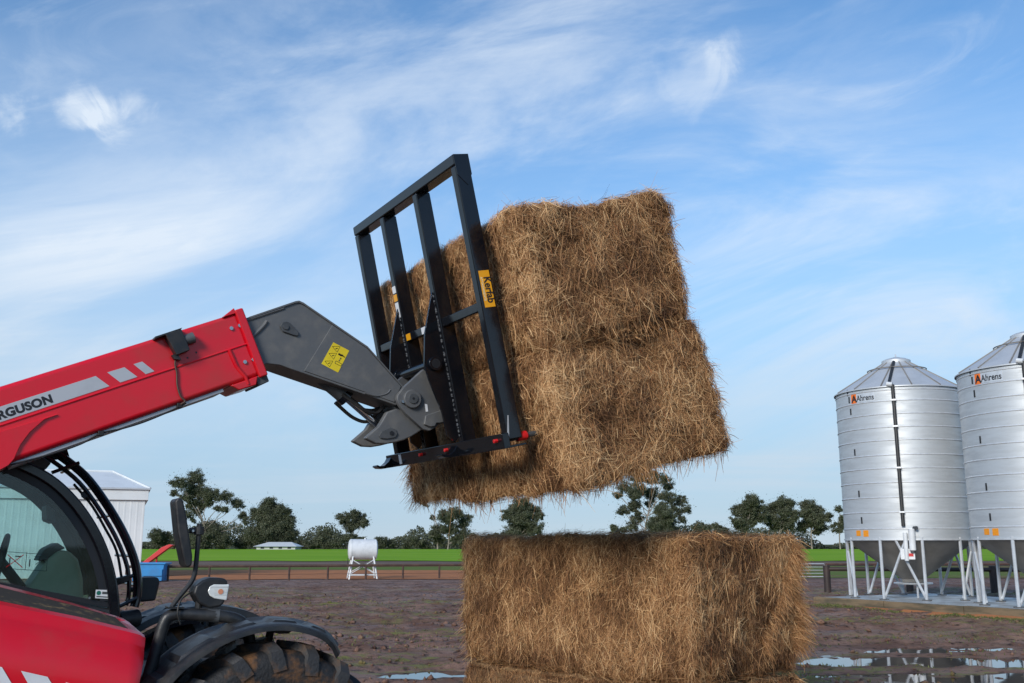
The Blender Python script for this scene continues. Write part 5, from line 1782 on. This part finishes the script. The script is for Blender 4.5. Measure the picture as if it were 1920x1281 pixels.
def build_bale(name, label, loc, rot, D, L_, Hh, seed, dens, spread, group, hang=0, fringe=(), lean=0.0, flow=1.0, tops=0.15, seam=0, bulge=0.0):
    """x = depth, y = length, z = height; the near faces are -x and -y"""
    rng = np.random.default_rng(seed)
    rc = 0.042
    half = np.array([D / 2, L_ / 2, Hh / 2])
    cen = np.array([D / 2, 0, Hh / 2])

    def skin(p):
        """rounded, lumpy bale surface from points on the box"""
        q = np.clip(p, -(half - rc), half - rc)
        d = p - q
        ln = np.linalg.norm(d, axis=1)
        ln[ln < 1e-6] = 1
        n = d / ln[:, None]
        s = q + n * rc
        o = (fbm(s * 1.9, seed, 3) - .5) * 0.10
        o += (fbm(s * 6.5, seed + 5, 3) - .5) * 0.075
        o += (fbm(s * 20.0, seed + 9, 3) - .5) * 0.062
        # flakes: shallow grooves across the length
        fl = vnoise(np.stack([s[:, 1] * 7.5, s[:, 2] * .8, s[:, 0] * .5], -1), seed + 21) - .5
        o += fl * 0.030 * (1 - np.abs(n[:, 1]))
        if seam:
            ds = half[2] - seam * s[:, 2]
            o -= 0.090 * np.exp(-(ds / 0.055) ** 2) * (0.35 + 1.3 * vnoise(s * np.array([3.0, 3.0, .1]), seed + 33)) * (1 - np.abs(n[:, 2]))
        if bulge:
            dc = np.hypot(s[:, 0] + half[0] - .10, np.minimum(0, s[:, 1] + half[1]))
            o += bulge * np.exp(-(dc / 0.20) ** 2) * np.abs(n[:, 1])
            o -= bulge * 1.5 * np.exp(-((s[:, 0] - .10) / .30) ** 2 - ((s[:, 2] - half[2] + .10) / .16) ** 2) * np.abs(n[:, 1])
        return s + n * o[:, None], n, o
    # core
    V, F = [], []
    base = 0
    st = 0.035
    for ax in range(3):
        for sg in (-1, 1):
            a, b = [k for k in range(3) if k != ax]
            na, nb = int(2 * half[a] / st), int(2 * half[b] / st)
            A, B = np.meshgrid(np.linspace(-half[a], half[a], na), np.linspace(-half[b], half[b], nb), indexing='ij')
            p = np.zeros((na * nb, 3))
            p[:, a], p[:, b], p[:, ax] = A.ravel(), B.ravel(), sg * half[ax]
            s, n, o = skin(p)
            V.append(s + cen - n * 0.012)
            idx = np.arange(na * nb).reshape(na, nb) + base
            f = np.stack([idx[:-1, :-1], idx[1:, :-1], idx[1:, 1:], idx[:-1, 1:]], -1).reshape(-1, 4)
            if (sg > 0) != (ax == 1):
                pass
            else:
                f = f[:, ::-1]
            F.append(f)
            base += na * nb
    root = empty(name, loc, rot)
    tag(root, label, 'hay bale', group)
    part('packed_core', np_mesh('packed_core', np.concatenate(V), np.concatenate(F), M['hay_core'], smooth=True), root)

    # straw
    P, Nn, E1, E2, W = [], [], [], [], []
    for ax in range(3):
        for sg in (-1, 1):
            a, b = [k for k in range(3) if k != ax]
            wgt = 1.0 if (sg < 0 and ax in (0, 1)) else (tops if ax == 2 else 0.2)
            n = int(dens * wgt * 4 * half[a] * half[b])
            p = np.zeros((n, 3))
            p[:, a] = rng.uniform(-half[a], half[a], n)
            p[:, b] = rng.uniform(-half[b], half[b], n)
            # more straw along the rims so that the outline frays
            rim = rng.random(n) < 0.16
            k = np.where(rng.random(n) < .5, a, b)
            sgn = np.where(rng.random(n) < .5, -1, 1)
            rows = np.where(rim)[0]
            p[rows, k[rows]] = (sgn * (half[k] - rng.random(n) ** 2 * 0.10))[rows]
            p[:, ax] = sg * half[ax]
            P.append(p)
            e1 = np.zeros((n, 3))
            e2 = np.zeros((n, 3))
            if ax == 2:
                e1[:, 0] = 1
                e2[:, 1] = 1
            else:
                e1[:, 2] = -1
                e2[:, 1 - ax] = 1
            E1.append(e1)
            E2.append(e2)
    P, E1, E2 = np.concatenate(P), np.concatenate(E1), np.concatenate(E2)
    n = len(P)
    s, nr, o = skin(P)
    # matted short blades, and longer stiff stalks lying over them
    stalk = rng.random(n) < 0.20
    flowa = (fbm(s * 2.6 + 31, seed + 3, 3) - .5) * 4.0 * flow + (fbm(s * 11 + 7, seed + 4, 2) - .5) * 3.5 * flow
    ang = flowa + rng.normal(0, spread, n) + lean
    ang = np.where(stalk, flowa * .45 + rng.normal(0, spread * 1.15, n) + lean, ang)
    wild = rng.random(n) < np.where(stalk, 0.25, 0.55)
    ang[wild] = rng.uniform(-np.pi, np.pi, wild.sum())
    t = E1 * np.cos(ang)[:, None] + E2 * np.sin(ang)[:, None]
    t = t - nr * (t * nr).sum(1)[:, None]
    t /= np.linalg.norm(t, axis=1)[:, None] + 1e-9
    side = np.cross(nr, t)
    ln = np.where(stalk, rng.gamma(2.2, 0.027, n) + 0.022, rng.gamma(2.0, 0.014, n) + 0.014)
    ln = np.clip(ln, 0.02, 0.30)
    wd = rng.uniform(0.00065, 0.0015, n) * np.where(rng.random(n) < .10, 1.5, 1.0)
    lift = np.where(stalk, rng.normal(0.009, 0.008, n), rng.normal(-0.003, 0.009, n))
    rise = np.abs(rng.normal(0, 0.10, n))
    fly = rng.random(n) < 0.032
    rise[fly] = rng.uniform(0.2, 0.7, fly.sum())
    bend = rng.normal(0, 0.22, n) * np.where(stalk, .8, 2.0)
    droop = rng.uniform(0, 0.25, n)
    down = np.array(Matrix.Rotation(-rot[1], 3, 'Y') @ Vector((0, 0, -1)))
    rows = []
    K = 3
    tw = rng.uniform(-1.1, 1.1, n)
    for k in range(K):
        x = k / (K - 1)
        c = s + nr * (lift + rise * ln * x * x)[:, None] + t * (ln * (x - .35))[:, None] + side * (bend * ln * (x - .35) ** 2)[:, None]
        c = c + down[None, :] * (droop * ln * x * x * (rise > .25))[:, None]
        wdir = side * np.cos(tw)[:, None] + nr * np.sin(tw)[:, None]
        ww = (wd * (1.0 if k == 1 else (0.8 if k == 0 else 0.4)))[:, None]
        rows.append(np.stack([c - wdir * ww, c + wdir * ww], 1))
    clump = fbm(s * 5.0 + 3, seed + 7, 3)
    big = fbm(s * 1.3 + 9, seed + 8, 2)
    wx = fbm(s * 3.4 + 70, seed + 90, 3)               # weathered darker patches
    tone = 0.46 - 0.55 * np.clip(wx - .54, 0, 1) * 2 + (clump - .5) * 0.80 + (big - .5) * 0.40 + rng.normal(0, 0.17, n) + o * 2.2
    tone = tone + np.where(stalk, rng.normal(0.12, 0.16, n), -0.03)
    pale = rng.random(n) < 0.05
    tone[pale] += rng.uniform(0.15, 0.45, pale.sum())
    tone = np.clip(tone, 0.02, 1)

    # long stalks hanging from the lower rims
    if hang:
        m = hang
        hp = np.zeros((m, 3))
        onx = rng.random(m) < .55
        hp[:, 0] = np.where(onx, -half[0] + .03, rng.uniform(-half[0], half[0], m))
        hp[:, 1] = np.where(onx, rng.uniform(-half[1], half[1], m), -half[1] + .03)
        hp[:, 2] = -half[2]
        cl = vnoise(np.stack([hp[:, 0] * 6, hp[:, 1] * 6, hp[:, 2]], -1), seed + 60)
        sh, nh, oh = skin(hp)
        lh = rng.gamma(1.6, 0.035, m) * (0.3 + 1.6 * cl ** 2) + 0.02
        lh = np.clip(lh, .02, .42)
        sw = np.stack([rng.normal(0, .35, m), rng.normal(0, .35, m), np.zeros(m)], -1)
        wh = rng.uniform(.0010, .0022, m)
        up_ = rng.uniform(.02, .10, m)
        hr = []
        for k in range(K):
            x = k / (K - 1)
            c = sh - down[None, :] * (up_ * (1 - x))[:, None] + down[None, :] * (lh * x)[:, None] + sw * (lh * x * x)[:, None] + nh * .006
            a = rng.uniform(0, 0.01)
            e = np.stack([np.cos(lh * 90), np.sin(lh * 90), np.zeros(m)], -1)
            ww = (wh * (1.0 if k < 2 else .5))[:, None]
            hr.append(np.stack([c - e * ww, c + e * ww], 1))
        rows = [np.concatenate([r, h], 0) for r, h in zip(rows, hr)]
        tone = np.concatenate([tone, np.clip(rng.normal(.36, .14, m), 0, 1)])
        n += m
    # loose tufts: (start, end on the box, direction, count, length)
    for (fa, fb, fd, fm, fl_) in fringe:
        tt = rng.random(fm)[:, None]
        hp = np.array(fa) * half * (1 - tt) + np.array(fb) * half * tt
        cl = vnoise(hp * 7, seed + 70)
        sh, nh, oh = skin(hp)
        dr = np.array(fd, float)[None, :] + rng.normal(0, .42, (fm, 3))
        dr /= np.linalg.norm(dr, axis=1)[:, None]
        lh = fl_ * (0.25 + 1.3 * cl) * rng.uniform(.3, 1.3, fm)
        wh = rng.uniform(.0009, .0020, fm)
        sag = rng.uniform(.1, .6, fm)
        e = np.cross(dr, rng.normal(size=(fm, 3)))
        e /= np.linalg.norm(e, axis=1)[:, None]
        hr = []
        for k in range(K):
            x = k / (K - 1)
            c = sh + rng_off(seed, fm) * .02 + dr * (lh * (x - .3))[:, None] + down[None, :] * (sag * lh * x * x)[:, None]
            ww = (wh * (1.0 if k < 2 else .5))[:, None]
            hr.append(np.stack([c - e * ww, c + e * ww], 1))
        rows = [np.concatenate([q_, h], 0) for q_, h in zip(rows, hr)]
        tone = np.concatenate([tone, np.clip(rng.normal(.52, .17, fm), 0, 1)])
        n += fm
    v = np.concatenate(rows, 1)                    # n, 2K, 3
    v = v.reshape(-1, 3) + cen
    b0 = (np.arange(n) * 2 * K)[:, None]
    quads = []
    for k in range(K - 1):
        quads.append(np.concatenate([b0 + 2 * k, b0 + 2 * k + 1, b0 + 2 * k + 3, b0 + 2 * k + 2], 1))
    f = np.stack(quads, 1).reshape(-1, 4)
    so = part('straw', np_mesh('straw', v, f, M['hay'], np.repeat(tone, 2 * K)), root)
    so['kind'] = 'stuff'
    # baler twine round the bale, mostly sunk in the straw
    for k in range(4):
        x = -half[0] + D * (k + .7) / 4.4
        pts = []
        ring = []
        for tt in np.linspace(0, 1, 26)[:-1]:
            ring.append((x, -half[1] + L_ * tt, half[2]))
        for tt in np.linspace(0, 1, 14)[:-1]:
            ring.append((x, half[1], half[2] - Hh * tt))
        for tt in np.linspace(0, 1, 26)[:-1]:
            ring.append((x, half[1] - L_ * tt, -half[2]))
        for tt in np.linspace(0, 1, 14):
            ring.append((x, -half[1], -half[2] + Hh * tt))
        sk, nn, _ = skin(np.array(ring))
        sk = sk + cen - nn * 0.004
        MB().tube([tuple(p) for p in sk], 0.0022, 4, caps=False).build('twine', M['twine'], root)
    return root


T2 = R(14.5)
fu, fv = Vector((math.cos(T2), math.sin(T2))), Vector((-math.sin(T2), math.cos(T2)))


def lifted(u, z):
    return (VO.x + math.cos(VYAW) * u, VO.y + math.sin(VYAW) * u, z)


b0u, b0z = 0.290, 2.020
build_bale('hay_bale', 'lower of the two bales lifted on the black frame', lifted(b0u, b0z), (0, -T2, VYAW), 1.25, 2.30, .860, 11, 27000, .60,
           'hay bales', hang=700, flow=.75, seam=1, bulge=.035, fringe=(((-1, 1, -1), (-1, 1, -.2), (-.5, .7, -.5), 260, .13), ((1, -1, -1), (1, -1, .4), (.7, -.3, -.3), 240, .08),
                                                     ((-.25, -1, -1), (-.05, -1, -.9), (0, -.2, -1), 120, .12)))
b1u, b1z = b0u + fv.x * .866 - .005, b0z + fv.y * .866
bw = lifted(b1u, b1z)
build_bale('hay_bale', 'topmost of the lifted bales, tilted high on the frame', (bw[0] + .5 * .03, bw[1] - .866 * .03, bw[2]), (0, -T2, VYAW), 1.20, 2.30, .872, 23, 27000, .65, 'hay bales', flow=.75, seam=-1,
           fringe=(((1, -1, -1), (1, -1, .9), (.8, -.3, -.1), 200, .07), ((-.3, -1, -1), (1, -1, -1), (0, -.6, -.8), 260, .08)))
PY = R(42)
po = Vector((0.40, 7.60, 0))
build_bale('hay_bale', 'upper bale of the pile standing on the ground', (po.x, po.y, .79), (0, 0, PY), 1.24, 2.30, .95, 37, 27000, .55, 'hay bales', flow=.6, tops=.3, seam=-1,
           fringe=(((1, -1, -.6), (1, -1, 1), (.9, -.5, -.35), 3200, .15), ((.3, -1, -.6), (1, -1, .9), (.5, -.5, -.7), 1500, .13), ((-1, 1, -1), (-1, 1, .8), (-.6, .8, -.2), 420, .10),
                   ((-1, -1, 1), (1, -1, 1), (.2, -.4, .5), 500, .07)))
build_bale('hay_bale', 'bottom bale of the ground pile, cut off by the lower picture edge', (po.x - .02, po.y, -.01), (0, 0, PY), 1.26, 2.32, .79, 51, 11000, .45, 'hay bales', flow=.6, tops=.1, seam=1,
           fringe=(((1, -1, 0), (1, -1, 1), (.9, -.5, -.3), 700, .12),))
